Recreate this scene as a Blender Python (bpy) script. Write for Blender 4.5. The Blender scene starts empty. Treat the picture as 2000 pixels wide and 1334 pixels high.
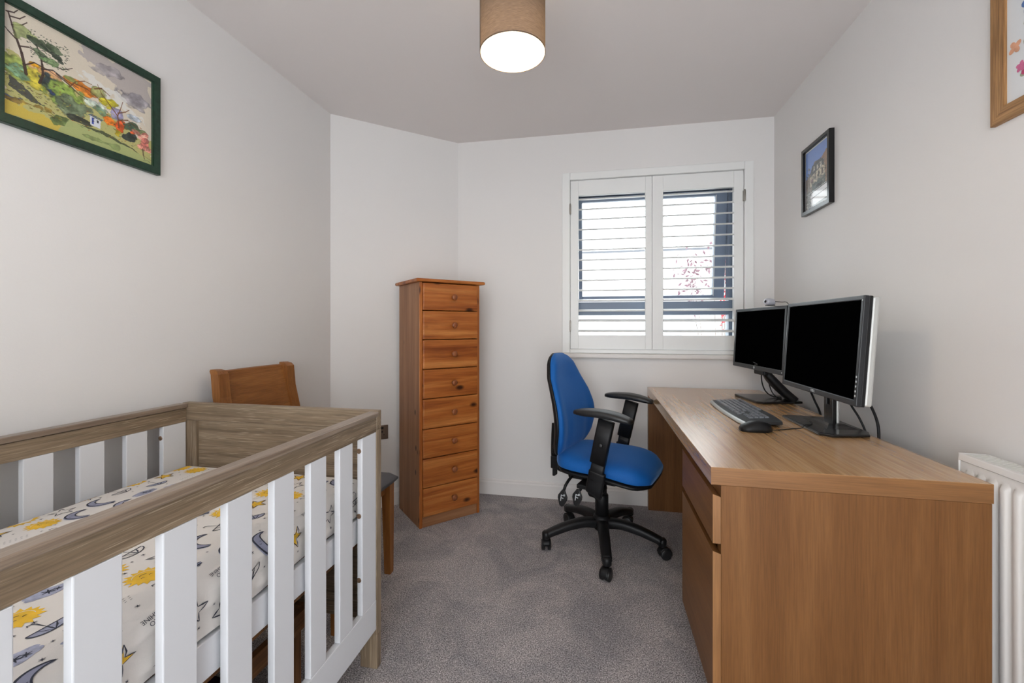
import bpy, bmesh, math, random
import numpy as np
from mathutils import Vector, Matrix, Euler
from mathutils.geometry import delaunay_2d_cdt

random.seed(7)
PI = math.pi
SC = bpy.context.scene
COL = SC.collection

# ------------------------------------------------------------ camera, light
CAM_H = 1.14
cam = bpy.data.cameras.new('camera')
cam_o = bpy.data.objects.new('camera', cam)
COL.objects.link(cam_o)
cam_o.location = (0, 0, CAM_H)
cam_o.rotation_euler = (PI / 2, 0, math.radians(11.53))
cam.sensor_width = 36
cam.lens = 831.0 * 36 / 2000
cam.shift_y = -30.7 / 2000
cam.clip_start = 0.02
SC.camera = cam_o

SC.view_settings.view_transform = 'Standard'
SC.view_settings.look = 'None'
SC.view_settings.exposure = 0.11
SC.view_settings.gamma = 1.0
SC.view_settings.use_curve_mapping = False

world = bpy.data.worlds.new('overcast_sky')
SC.world = world
world.use_nodes = True
bg = world.node_tree.nodes['Background']
bg.inputs['Color'].default_value = (0.93, 0.97, 1.0, 1)
bg.inputs['Strength'].default_value = 5.2

HC = 2.40                                # ceiling height
XR, XL = 1.035, -1.563                   # right and left wall planes
WP0 = Vector((-0.952, 2.803, 0))         # window wall ends
WP1 = Vector((XR, 2.826, 0))
DP0 = Vector((XL, 2.262, 0))             # angled wall start
YB = -1.3                                # how far the room runs back
DT = 0.755                               # desk top height


# ------------------------------------------------------------ node helpers
def new_mat(name):
    m = bpy.data.materials.new(name)
    m.use_nodes = True
    nt = m.node_tree
    b = nt.nodes['Principled BSDF']
    return m, nt, b


def node(nt, typ, **kw):
    n = nt.nodes.new(typ)
    for k, v in kw.items():
        setattr(n, k, v)
    return n


def srgb(r, g, b):
    f = lambda c: (c / 255 / 12.92) if c / 255 <= 0.04045 else ((c / 255 + 0.055) / 1.055) ** 2.4
    return (f(r), f(g), f(b), 1)


def coords(nt, scale, jitter=True, kind='Object'):
    tc = node(nt, 'ShaderNodeTexCoord')
    mp = node(nt, 'ShaderNodeMapping')
    mp.inputs['Scale'].default_value = scale
    if jitter:
        oi = node(nt, 'ShaderNodeObjectInfo')
        mul = node(nt, 'ShaderNodeVectorMath', operation='SCALE')
        mul.inputs[0].default_value = (7.3, 3.1, 5.7)
        nt.links.new(oi.outputs['Random'], mul.inputs['Scale'])
        add = node(nt, 'ShaderNodeVectorMath', operation='ADD')
        nt.links.new(tc.outputs[kind], add.inputs[0])
        nt.links.new(mul.outputs[0], add.inputs[1])
        nt.links.new(add.outputs[0], mp.inputs['Vector'])
    else:
        nt.links.new(tc.outputs[kind], mp.inputs['Vector'])
    return mp


def noise(nt, vec, scale, detail=4, rough=0.55, dist=0.0):
    n = node(nt, 'ShaderNodeTexNoise')
    n.inputs['Scale'].default_value = scale
    n.inputs['Detail'].default_value = detail
    n.inputs['Roughness'].default_value = rough
    n.inputs['Distortion'].default_value = dist
    nt.links.new(vec.outputs[0], n.inputs['Vector'])
    return n


def ramp(nt, fac, stops):
    r = node(nt, 'ShaderNodeValToRGB')
    el = r.color_ramp.elements
    el[0].position, el[0].color = stops[0]
    el[1].position, el[1].color = stops[1]
    for p, c in stops[2:]:
        e = el.new(p)
        e.color = c
    nt.links.new(fac, r.inputs['Fac'])
    return r


def mixc(nt, fac, a, b, blend='MIX'):
    m = node(nt, 'ShaderNodeMix', data_type='RGBA', blend_type=blend)
    for sock, v in ((m.inputs['Factor'], fac), (m.inputs['A'], a), (m.inputs['B'], b)):
        if hasattr(v, 'type') and hasattr(v, 'links'):
            nt.links.new(v, sock)
        else:
            sock.default_value = v
    return m.outputs['Result']


def bump(nt, bsdf, height, strength=0.2, dist=0.01):
    b = node(nt, 'ShaderNodeBump')
    b.inputs['Strength'].default_value = strength
    b.inputs['Distance'].default_value = dist
    nt.links.new(height, b.inputs['Height'])
    nt.links.new(b.outputs[0], bsdf.inputs['Normal'])


def plain(name, col, rough=0.5, metal=0.0, spec=0.5, bscale=0, bstr=0.1, var=0.0, sheen=0.0, coat=0.0):
    m, nt, b = new_mat(name)
    b.inputs['Base Color'].default_value = col
    b.inputs['Roughness'].default_value = rough
    b.inputs['Metallic'].default_value = metal
    b.inputs['Specular IOR Level'].default_value = spec
    b.inputs['Sheen Weight'].default_value = sheen
    b.inputs['Coat Weight'].default_value = coat
    vec = coords(nt, (1, 1, 1), jitter=False)
    n = noise(nt, vec, bscale or 30, 3)
    if var:
        dark = tuple(c * (1 - var) for c in col[:3]) + (1,)
        lite = tuple(min(1, c * (1 + var)) for c in col[:3]) + (1,)
        nt.links.new(ramp(nt, n.outputs['Fac'], [(0.3, dark), (0.7, lite)]).outputs[0], b.inputs['Base Color'])
    if bscale:
        bump(nt, b, n.outputs['Fac'], bstr, 0.002)
    return m


def wood(name, axis, dark, mid, lite, freq=14, along=0.9, rough=0.45, fibre=0.35, bstr=0.12,
         knots=0.0, spec=0.4, pale=None, contrast=1.0, dist=0.6):
    """Grain runs along axis 0/1/2 of the object's own coordinates."""
    m, nt, b = new_mat(name)
    sc = [freq, freq, freq]
    sc[axis] = along
    vec = coords(nt, sc)
    n1 = noise(nt, vec, 1.0, 5, 0.6, dist)
    lo, hi = 0.5 - 0.2 / contrast, 0.5 + 0.2 / contrast
    r1 = ramp(nt, n1.outputs['Fac'], [(lo, dark), (hi, lite), (0.5, mid)])
    sc2 = [260, 260, 260]
    sc2[axis] = 9
    v2 = coords(nt, sc2)
    n2 = noise(nt, v2, 1.0, 3, 0.6)
    g2 = ramp(nt, n2.outputs['Fac'], [(0.35, (1 - fibre,) * 3 + (1,)), (0.62, (1, 1, 1, 1))])
    c = mixc(nt, 1.0, r1.outputs[0], g2.outputs[0], 'MULTIPLY')
    if pale is not None:                      # limed pores
        sc3 = [480, 480, 480]
        sc3[axis] = 11
        v3 = coords(nt, sc3)
        n3 = noise(nt, v3, 1.0, 2, 0.5)
        f3 = ramp(nt, n3.outputs['Fac'], [(0.6, (0, 0, 0, 1)), (0.68, (0.75, 0.75, 0.75, 1))])
        c = mixc(nt, f3.outputs[0], c, pale)
    if knots:
        ks = [11.0, 11.0, 11.0]
        ks[axis] = 6.0
        vk = coords(nt, ks)
        vo = node(nt, 'ShaderNodeTexVoronoi')
        vo.inputs['Scale'].default_value = 1.0
        nt.links.new(vk.outputs[0], vo.inputs['Vector'])
        fk = ramp(nt, vo.outputs['Distance'], [(knots * 0.45, (1, 1, 1, 1)), (knots, (0, 0, 0, 1)), (knots * 0.7, (0.6, 0.6, 0.6, 1))])
        c = mixc(nt, fk.outputs[0], c, tuple(x * 0.16 for x in dark[:3]) + (1,))
    nt.links.new(c, b.inputs['Base Color'])
    b.inputs['Roughness'].default_value = rough
    b.inputs['Specular IOR Level'].default_value = spec
    bump(nt, b, n2.outputs['Fac'], bstr, 0.001)
    return m


def wood3(name, *a, **k):
    return [wood(name + '_' + 'xyz'[i], i, *a, **k) for i in range(3)]


M = {}
M['wall'] = plain('wall_paint', (0.775, 0.757, 0.745, 1), 0.9, spec=0.2, bscale=160, bstr=0.12)
M['ceiling'] = plain('ceiling_paint', (0.77, 0.725, 0.71, 1), 0.95, spec=0.1, bscale=120, bstr=0.05)
M['trim'] = plain('trim_paint', (0.76, 0.73, 0.71, 1), 0.5)
M['white'] = plain('shutter_white', (0.82, 0.825, 0.815, 1), 0.4)
M['crib_white'] = plain('painted_white_wood', (0.69, 0.70, 0.73, 1), 0.45, bscale=40, bstr=0.03)
M['grey_frame'] = plain('hazed_window_plastic', srgb(118, 130, 150), 0.4)  # dark grey frame, with daylight haze put into a lighter, bluer colour
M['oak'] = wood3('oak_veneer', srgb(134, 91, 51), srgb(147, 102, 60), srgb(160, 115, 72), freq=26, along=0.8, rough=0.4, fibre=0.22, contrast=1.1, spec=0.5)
M['oak_side'] = wood3('shaded_oak_veneer', srgb(106, 68, 34), srgb(121, 80, 43), srgb(134, 92, 53), freq=13, along=0.6, rough=0.45, fibre=0.2, contrast=0.9, spec=0.3)  # darker copy of the oak; shade on the desk's upright faces put into colour
M['driftwood'] = wood3('grey_brown_wood', srgb(118, 100, 80), srgb(139, 120, 98), srgb(157, 138, 115), freq=44, along=1.4, rough=0.45, fibre=0.32, pale=srgb(178, 161, 139), contrast=1.1, dist=0.25)
M['cap_wood'] = wood('grey_brown_cap', 1, srgb(128, 110, 94), srgb(148, 130, 113), srgb(164, 147, 131), freq=44, along=1.4, rough=0.3, fibre=0.3, contrast=1.0, dist=0.25, spec=0.7)  # lighter, pinker copy of the rail wood; gloss reflection put into the colour
M['pine'] = wood3('orange_pine', srgb(128, 62, 22), srgb(172, 98, 42), srgb(198, 128, 66), freq=20, along=0.9, rough=0.4, fibre=0.25, knots=0.2, contrast=1.1)
M['pine_side'] = wood3('dull_pine', srgb(130, 86, 56), srgb(154, 107, 72), srgb(174, 126, 90), freq=16, along=0.7, rough=0.5, fibre=0.18, knots=0.13)
M['knob'] = wood('turned_pine', 2, srgb(120, 66, 34), srgb(146, 84, 48), srgb(164, 100, 60), freq=60, along=20, rough=0.35)
M['chair_oak'] = wood3('honey_oak', srgb(124, 74, 32), srgb(146, 92, 44), srgb(164, 108, 56), freq=20, along=1.4, rough=0.42, fibre=0.25)
M['brown_slat'] = wood3('brown_board', srgb(110, 72, 40), srgb(130, 88, 52), srgb(150, 106, 66), freq=18, along=1.0, rough=0.6)
M['frame_oak'] = wood3('frame_oak', srgb(150, 108, 66), srgb(172, 128, 82), srgb(190, 146, 98), freq=40, along=3.0, rough=0.5, fibre=0.4)
M['black'] = plain('black_plastic', (0.007, 0.007, 0.008, 1), 0.45, spec=0.3, bscale=600, bstr=0.15)
M['black_soft'] = plain('black_arm_pad', (0.011, 0.011, 0.012, 1), 0.38, bscale=900, bstr=0.2)
M['black_gloss'] = plain('black_gloss', (0.006, 0.006, 0.007, 1), 0.22)
M['screen'] = plain('dark_screen', (0.001, 0.001, 0.0012, 1), 0.7, spec=0.0)
M['bezel'] = plain('graphite_bezel', (0.020, 0.021, 0.024, 1), 0.38, spec=0.35)
M['silver'] = plain('silver_plastic', (0.50, 0.50, 0.48, 1), 0.4, metal=0.25)
M['chrome'] = plain('chrome', (0.7, 0.7, 0.7, 1), 0.2, metal=1)
M['brass'] = plain('bronze_plate', (0.16, 0.115, 0.085, 1), 0.4, metal=0.75)
M['screw'] = plain('brown_screw_cap', (0.22, 0.14, 0.09, 1), 0.4, metal=0.5)
M['hole'] = plain('dark_hole', (0.01, 0.008, 0.006, 1), 0.8)
M['radiator'] = plain('radiator_enamel', (0.78, 0.76, 0.74, 1), 0.35)
M['seat_grey'] = plain('grey_weave', (0.115, 0.115, 0.125, 1), 0.9, bscale=700, bstr=0.5, var=0.25)
M['sheet'] = plain('cream_cotton', (0.77, 0.735, 0.70, 1), 0.9, spec=0.15, bscale=900, bstr=0.15)
M['m_yellow'] = plain('print_yellow', (0.82, 0.50, 0.04, 1), 0.9, var=0.15)
M['m_lilac'] = plain('print_lilac', (0.30, 0.31, 0.42, 1), 0.9, var=0.1)
M['m_ink'] = plain('print_ink', (0.035, 0.04, 0.06, 1), 0.9)
M['m_cloud'] = plain('print_grey_blue', (0.36, 0.38, 0.50, 1), 0.9, var=0.25, bscale=80, bstr=0)
M['m_white'] = plain('print_white', (0.8, 0.8, 0.78, 1), 0.9)
M['mattress'] = plain('mattress_cover', (0.55, 0.52, 0.50, 1), 0.9)
M['navy'] = plain('navy_cloth', (0.008, 0.013, 0.05, 1), 0.95, var=0.4)
M['purple'] = plain('purple_cloth', (0.03, 0.006, 0.05, 1), 0.95, var=0.4)
M['green_frame'] = plain('dark_green_frame', (0.010, 0.038, 0.022, 1), 0.38, bscale=80, bstr=0.1, var=0.3)
M['key'] = plain('highlit_key', (0.17, 0.185, 0.21, 1), 0.3)  # highlights on the dark keys put into a lighter grey
M['kb_body'] = plain('black_keyboard_shell', (0.008, 0.009, 0.01, 1), 0.5)
M['kb_edge'] = plain('silver_keyboard_edge', (0.42, 0.43, 0.42, 1), 0.3, metal=0.3)
M['mark'] = plain('pale_mark', (0.55, 0.58, 0.60, 1), 0.6)
M['webcam'] = plain('webcam_silver', (0.42, 0.43, 0.48, 1), 0.4, metal=0.2)
M['card'] = plain('white_card', (0.72, 0.74, 0.76, 1), 0.8)
M['steel'] = plain('steel_pin', (0.35, 0.33, 0.30, 1), 0.35, metal=0.9)


def blue_fabric():
    m, nt, b = new_mat('blue_weave')
    v = coords(nt, (1, 1, 1), False)
    n = noise(nt, v, 700, 2)
    r = ramp(nt, n.outputs['Fac'], [(0.3, (0.0, 0.075, 0.30, 1)), (0.7, (0.004, 0.125, 0.45, 1))])
    nt.links.new(r.outputs[0], b.inputs['Base Color'])
    b.inputs['Roughness'].default_value = 0.7
    b.inputs['Specular IOR Level'].default_value = 0.35
    b.inputs['Sheen Weight'].default_value = 0.35
    b.inputs['Sheen Roughness'].default_value = 0.35
    b.inputs['Sheen Tint'].default_value = (0.35, 0.6, 1.0, 1)
    bump(nt, b, n.outputs['Fac'], 0.25, 0.001)
    return m


def carpet_mat():
    m, nt, b = new_mat('grey_plush_carpet')
    v = coords(nt, (1, 1, 1), False)
    fine = noise(nt, v, 230, 5, 0.85)
    mid = noise(nt, v, 60, 4, 0.7)
    big = noise(nt, v, 3.4, 5, 0.62, 1.2)
    r1 = ramp(nt, fine.outputs['Fac'], [(0.40, srgb(84, 80, 82)), (0.60, srgb(246, 242, 242)), (0.5, srgb(170, 164, 165))])
    r2 = ramp(nt, mid.outputs['Fac'], [(0.3, (0.80, 0.80, 0.81, 1)), (0.7, (1.06, 1.05, 1.05, 1))])
    r3 = ramp(nt, big.outputs['Fac'], [(0.36, (0.78, 0.79, 0.81, 1)), (0.62, (1.12, 1.10, 1.08, 1))])
    c = mixc(nt, 1.0, r1.outputs[0], r2.outputs[0], 'MULTIPLY')
    c = mixc(nt, 1.0, c, r3.outputs[0], 'MULTIPLY')
    nt.links.new(c, b.inputs['Base Color'])
    b.inputs['Roughness'].default_value = 1.0
    b.inputs['Specular IOR Level'].default_value = 0.05
    add = node(nt, 'ShaderNodeMath', operation='ADD')
    nt.links.new(fine.outputs['Fac'], add.inputs[0])
    nt.links.new(mid.outputs['Fac'], add.inputs[1])
    bump(nt, b, add.outputs[0], 0.6, 0.006)
    return m


def glass_mat():
    m, nt, b = new_mat('window_glass')
    out = nt.nodes['Material Output']
    tr = node(nt, 'ShaderNodeBsdfTransparent')
    tr.inputs[0].default_value = (0.93, 0.95, 0.95, 1)
    gl = node(nt, 'ShaderNodeBsdfGlossy')
    gl.inputs['Roughness'].default_value = 0.02
    fr = node(nt, 'ShaderNodeFresnel')
    fr.inputs[0].default_value = 1.45
    mx = node(nt, 'ShaderNodeMixShader')
    nt.links.new(fr.outputs[0], mx.inputs[0])
    nt.links.new(tr.outputs[0], mx.inputs[1])
    nt.links.new(gl.outputs[0], mx.inputs[2])
    nt.links.new(mx.outputs[0], out.inputs[0])
    return m


def shade_mat(name, col, trans):
    m, nt, b = new_mat(name)
    out = nt.nodes['Material Output']
    tc = node(nt, 'ShaderNodeTexCoord')
    mp = node(nt, 'ShaderNodeMapping')
    mp.inputs['Scale'].default_value = (60, 60, 900)
    nt.links.new(tc.outputs['Object'], mp.inputs['Vector'])
    n = noise(nt, mp, 1, 3)
    r = ramp(nt, n.outputs['Fac'], [(0.3, tuple(c * 0.78 for c in col[:3]) + (1,)), (0.7, tuple(min(1, c * 1.2) for c in col[:3]) + (1,))])
    df = node(nt, 'ShaderNodeBsdfDiffuse')
    tl = node(nt, 'ShaderNodeBsdfTranslucent')
    nt.links.new(r.outputs[0], df.inputs[0])
    nt.links.new(r.outputs[0], tl.inputs[0])
    mx = node(nt, 'ShaderNodeMixShader')
    mx.inputs[0].default_value = trans
    nt.links.new(df.outputs[0], mx.inputs[1])
    nt.links.new(tl.outputs[0], mx.inputs[2])
    nt.links.new(mx.outputs[0], out.inputs[0])
    return m


def emit_mat(name, col, s):
    m, nt, b = new_mat(name)
    b.inputs['Emission Color'].default_value = col
    b.inputs['Emission Strength'].default_value = s
    b.inputs['Base Color'].default_value = (0.8, 0.8, 0.8, 1)
    return m


def paint_mat(name, rough=0.5, coat=0.0):
    m, nt, b = new_mat(name)
    a = node(nt, 'ShaderNodeVertexColor', layer_name='paint')
    nt.links.new(a.outputs['Color'], b.inputs['Base Color'])
    b.inputs['Roughness'].default_value = rough
    b.inputs['Coat Weight'].default_value = coat
    b.inputs['Coat Roughness'].default_value = 0.03
    return m


M['blue'] = blue_fabric()
M['carpet'] = carpet_mat()
M['glass'] = glass_mat()
M['shade'] = shade_mat('brown_linen_shade', (0.17, 0.125, 0.098, 1), 0.22)
M['shade_in'] = shade_mat('white_shade_lining', (0.85, 0.82, 0.74, 1), 0.35)
M['bulb'] = emit_mat('lit_bulb', (1.0, 0.86, 0.62, 1), 18)


# ------------------------------------------------------------ mesh helpers
def merge(bm, tmp, mat=0, mtx=None):
    if mtx is not None:
        bmesh.ops.transform(tmp, matrix=mtx, verts=tmp.verts)
    vm = {}
    for v in tmp.verts:
        vm[v.index if False else v] = bm.verts.new(v.co)
    for f in tmp.faces:
        try:
            nf = bm.faces.new([vm[v] for v in f.verts])
            nf.material_index = mat
            nf.smooth = f.smooth
        except ValueError:
            pass
    tmp.free()


def box(bm, lo, hi, bev=0.0, mat=0, mtx=None, seg=2):
    t = bmesh.new()
    c = [(lo[i] + hi[i]) / 2 for i in range(3)]
    s = [abs(hi[i] - lo[i]) for i in range(3)]
    bmesh.ops.create_cube(t, size=1.0, matrix=Matrix.Translation(c) @ Matrix.Diagonal((s[0], s[1], s[2], 1)))
    if bev > 0:
        bev = min(bev, min(s) * 0.45)
        bmesh.ops.bevel(t, geom=t.edges[:], offset=bev, segments=seg, affect='EDGES', profile=0.5)
    merge(bm, t, mat, mtx)


def prism(bm, pts, z0, z1, bev=0.0, mat=0, mtx=None, seg=2):
    """Extrude a 2-D outline (x, y) between z0 and z1."""
    t = bmesh.new()
    a = [t.verts.new((p[0], p[1], z0)) for p in pts]
    b = [t.verts.new((p[0], p[1], z1)) for p in pts]
    n = len(pts)
    t.faces.new(a[::-1])
    t.faces.new(b)
    for i in range(n):
        t.faces.new((a[i], a[(i + 1) % n], b[(i + 1) % n], b[i]))
    bmesh.ops.recalc_face_normals(t, faces=t.faces)
    if bev > 0:
        es = [e for e in t.edges if abs(e.verts[0].co.z - e.verts[1].co.z) < 1e-7]
        bmesh.ops.bevel(t, geom=es, offset=bev, segments=seg, affect='EDGES', profile=0.5)
    merge(bm, t, mat, mtx)


def loft(bm, rings, mat=0, cap=True, closed=True, mtx=None, smooth=True):
    t = bmesh.new()
    R = [[t.verts.new(p) for p in r] for r in rings]
    n = len(R[0])
    for i in range(len(R) - 1):
        for j in range(n if closed else n - 1):
            k = (j + 1) % n
            f = t.faces.new((R[i][j], R[i][k], R[i + 1][k], R[i + 1][j]))
            f.smooth = smooth
    if cap and closed:
        f = t.faces.new(R[0][::-1]); f.smooth = smooth
        f = t.faces.new(R[-1]); f.smooth = smooth
    bmesh.ops.recalc_face_normals(t, faces=t.faces)
    merge(bm, t, mat, mtx)


def circle(c, r, n, u, v):
    return [Vector(c) + u * (r[0] * math.cos(2 * PI * i / n)) + v * (r[1] * math.sin(2 * PI * i / n)) for i in range(n)]


def tube(bm, pts, r, n=12, mat=0, mtx=None, up=(0, 0, 1), flat=1.0, squareness=0.0):
    pts = [Vector(p) for p in pts]
    rings = []
    for i, p in enumerate(pts):
        d = (pts[min(i + 1, len(pts) - 1)] - pts[max(i - 1, 0)]).normalized()
        side = d.cross(Vector(up))
        if side.length < 1e-4:
            side = d.cross(Vector((1, 0, 0)))
        side.normalize()
        u2 = side.cross(d).normalized()
        rr = r[i] if isinstance(r, (list, tuple)) else r
        if not isinstance(rr, (list, tuple)):
            rr = (rr, rr * flat)
        ring = []
        for k in range(n):
            a = 2 * PI * (k + 0.5) / n
            ca, sa = math.cos(a), math.sin(a)
            if squareness:
                e = 1 - squareness
                ca = math.copysign(abs(ca) ** e, ca)
                sa = math.copysign(abs(sa) ** e, sa)
            ring.append(p + side * rr[0] * ca + u2 * rr[1] * sa)
        rings.append(ring)
    loft(bm, rings, mat, mtx=mtx)


def lathe(bm, prof, n=32, mat=0, mtx=None, cap=True, smooth=True):
    rings = [[Vector((r * math.cos(2 * PI * i / n), r * math.sin(2 * PI * i / n), z)) for i in range(n)] for r, z in prof]
    loft(bm, rings, mat, cap=cap, mtx=mtx, smooth=smooth)


def smooth_path(pts, n=8):
    P = [Vector(p) for p in pts]
    P = [P[0] * 2 - P[1]] + P + [P[-1] * 2 - P[-2]]
    out = []
    for i in range(1, len(P) - 2):
        for k in range(n):
            t = k / n
            out.append(0.5 * ((2 * P[i]) + (-P[i - 1] + P[i + 1]) * t + (2 * P[i - 1] - 5 * P[i] + 4 * P[i + 1] - P[i + 2]) * t * t
                              + (-P[i - 1] + 3 * P[i] - 3 * P[i + 1] + P[i + 2]) * t ** 3))
    out.append(P[-2])
    return out


def obj(name, bm, mats, parent=None, autosmooth=None):
    me = bpy.data.meshes.new(name)
    bm.to_mesh(me)
    bm.free()
    if not isinstance(mats, (list, tuple)):
        mats = [mats]
    for m in mats:
        me.materials.append(m)
    o = bpy.data.objects.new(name, me)
    COL.objects.link(o)
    if parent is not None:
        o.parent = parent
    if autosmooth:
        me.set_sharp_from_angle(angle=math.radians(autosmooth))
    return o


def tag(o, label, cat, group=None):
    o['label'] = label
    o['category'] = cat
    if group:
        o['group'] = group
    return o


def thing(name, label, cat, loc=(0, 0, 0), rotz=0, group=None):
    o = bpy.data.objects.new(name, None)
    o.empty_display_size = 0.1
    COL.objects.link(o)
    o.location = loc
    o.rotation_euler = (0, 0, rotz)
    return tag(o, label, cat, group)


def struct(name, bm, mats, parent=None):
    o = obj(name, bm, mats, parent)
    if parent is None:
        o['kind'] = 'structure'
    return o


def B():
    return bmesh.new()


def part_box(name, lo, hi, mat, parent, bev=0.0):
    b = B()
    box(b, lo, hi, bev)
    return obj(name, b, mat, parent)


def text_bm(txt, size, mtx, depth=0.0006, mat=0, bm=None, align='CENTER'):
    cu = bpy.data.curves.new('tmp_text', 'FONT')
    cu.body = txt
    cu.size = size
    cu.extrude = depth
    cu.align_x = align
    cu.align_y = 'CENTER'
    o = bpy.data.objects.new('tmp_text', cu)
    COL.objects.link(o)
    dg = bpy.context.evaluated_depsgraph_get()
    me = bpy.data.meshes.new_from_object(o.evaluated_get(dg))
    t = bmesh.new()
    t.from_mesh(me)
    bpy.data.objects.remove(o)
    bpy.data.meshes.remove(me)
    bpy.data.curves.remove(cu)
    if bm is None:
        bm = bmesh.new()
    merge(bm, t, mat, mtx)
    return bm


# ------------------------------------------------------------ the setting
T = 0.12
b = B(); box(b, (XL - 0.3, YB, -0.1), (XR + 0.3, 3.2, 0.0))
struct('floor', b, M['carpet'])
b = B(); box(b, (XL - 0.3, YB, HC), (XR + 0.3, 3.2, HC + 0.1))
struct('ceiling', b, M['ceiling'])
b = B(); box(b, (XL - T, YB, 0), (XL, DP0.y, HC))
struct('wall_left', b, M['wall'])
b = B(); box(b, (XR, YB, 0), (XR + T, 3.05, HC))
struct('wall_right', b, M['wall'])
# unseen wall behind the camera, added with a wide opening to limit sky fill
b = B()
box(b, (XL, YB - T, 0), (-1.10, YB, HC))
box(b, (0.80, YB - T, 0), (XR, YB, HC))
box(b, (-1.10, YB - T, 2.08), (0.80, YB, HC))
bmesh.ops.remove_doubles(b, verts=b.verts, dist=1e-5)
struct('wall_front', b, M['wall'])


def wall_frame(p0, p1):
    """Local frame: x along the wall, y into the wall (away from the room), z up."""
    d = (p1 - p0); d.z = 0; d.normalize()
    return Matrix(((d.x, -d.y, 0, p0.x), (d.y, d.x, 0, p0.y), (0, 0, 1, 0), (0, 0, 0, 1))), (p1 - p0).length


DM, DL = wall_frame(DP0, WP0)
b = B()
prism(b, [(0, 0), (DL, 0), (DL + 0.05, T), (-0.08, T)], 0, HC, mtx=DM)
struct('wall_corner', b, M['wall'])

WM, WL = wall_frame(WP0, WP1)
WT = 0.26                                  # outer wall thickness
OX0, OX1, OZ0, OZ1 = 0.745, 1.842, 0.962, 2.112   # hole
b = B()
box(b, (0, 0, 0), (OX0, WT, HC), mtx=WM)
box(b, (OX1, 0, 0), (WL, WT, HC), mtx=WM)
box(b, (OX0, 0, 0), (OX1, WT, OZ0), mtx=WM)
box(b, (OX0, 0, OZ1), (OX1, WT, HC), mtx=WM)
bmesh.ops.remove_doubles(b, verts=b.verts, dist=1e-5)
struct('wall_back', b, M['wall'])


def baseboard(name, mtx, x0, x1):
    b = B()
    t = 0.014
    h = 0.103
    prof = [(0, 0), (-t, 0), (-t, h - 0.022), (-t * 0.72, h - 0.014), (-t * 0.72, h - 0.006), (-t * 0.4, h), (0, h)]
    rings = [[Vector((x, p[0], p[1])) for p in prof] for x in (x0, x1)]
    loft(b, rings, mtx=mtx, smooth=False)
    struct(name, b, M['trim'])


baseboard('baseboard_back', WM, 0.012, WL - 0.001)
baseboard('baseboard_corner', DM, 0.01, DL - 0.004)
LM, LL = wall_frame(Vector((XL, YB, 0)), DP0)
baseboard('baseboard_left', LM, 0, LL - 0.006)
RM, RL = wall_frame(WP1, Vector((XR, YB, 0)))
baseboard('baseboard_right', RM, 0.02, RL)

# window: grey casement with an awning sash above a fixed light
FY = 0.13
win = B()
wx0, wx1, wz0, wz1 = OX0 + 0.001, OX1 - 0.001, OZ0 + 0.001, OZ1 - 0.001
fw_ = 0.055
box(win, (wx0, FY, wz0), (0.815, FY + 0.07, wz1), 0.002, mtx=WM)
box(win, (1.770, FY, wz0), (wx1, FY + 0.07, wz1), 0.002, mtx=WM)
box(win, (0.815, FY, 2.022), (1.770, FY + 0.07, wz1), 0.002, mtx=WM)
box(win, (0.815, FY, wz0), (1.770, FY + 0.07, wz0 + 0.05), 0.002, mtx=WM)
box(win, (0.815, FY, 1.212), (1.770, FY + 0.07, 1.300), 0.002, mtx=WM)
wo = struct('window_1', win, M['grey_frame'])
# sash, hinged at the top and standing a little open at the bottom
sash = B()
sx0, sx1, sz0, sz1 = 0.817, 1.768, 1.306, 2.018
sw = 0.034
SM = WM @ Matrix.Translation((0, FY + 0.01, sz1)) @ Matrix.Rotation(math.radians(6.5), 4, 'X') @ Matrix.Translation((0, 0, -sz1))
box(sash, (sx0, 0, sz0), (sx0 + 0.024, 0.045, sz1), 0.002, mtx=SM)
box(sash, (sx1 - 0.072, 0, sz0), (sx1, 0.045, sz1), 0.002, mtx=SM)
box(sash, (sx0 + 0.024, 0, sz1 - sw), (sx1 - 0.072, 0.045, sz1), 0.002, mtx=SM)
box(sash, (sx0 + 0.024, 0, sz0), (sx1 - 0.072, 0.045, sz0 + sw), 0.002, mtx=SM)
box(sash, (sx1 - 0.070, -0.003, sz0 + 0.03), (sx1 - 0.067, 0.0, sz1 - 0.03), mtx=SM, mat=1)
so = struct('window_sash', sash, [M['grey_frame'], M['white']], wo)
p = B(); box(p, (sx0 + 0.022, 0.018, sz0 + 0.03), (sx1 - 0.07, 0.024, sz1 - 0.03), mtx=SM)
obj('window_pane', p, M['glass'], so)
p = B(); box(p, (0.81, FY + 0.03, wz0 + 0.045), (1.775, FY + 0.036, 1.216), mtx=WM)
obj('window_pane', p, M['glass'], wo)
b = B()
box(b, (0.700, -0.036, 0.932), (1.900, 0.0, 0.962), 0.008, mtx=WM)
struct('trim_1', b, M['trim'])

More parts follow.
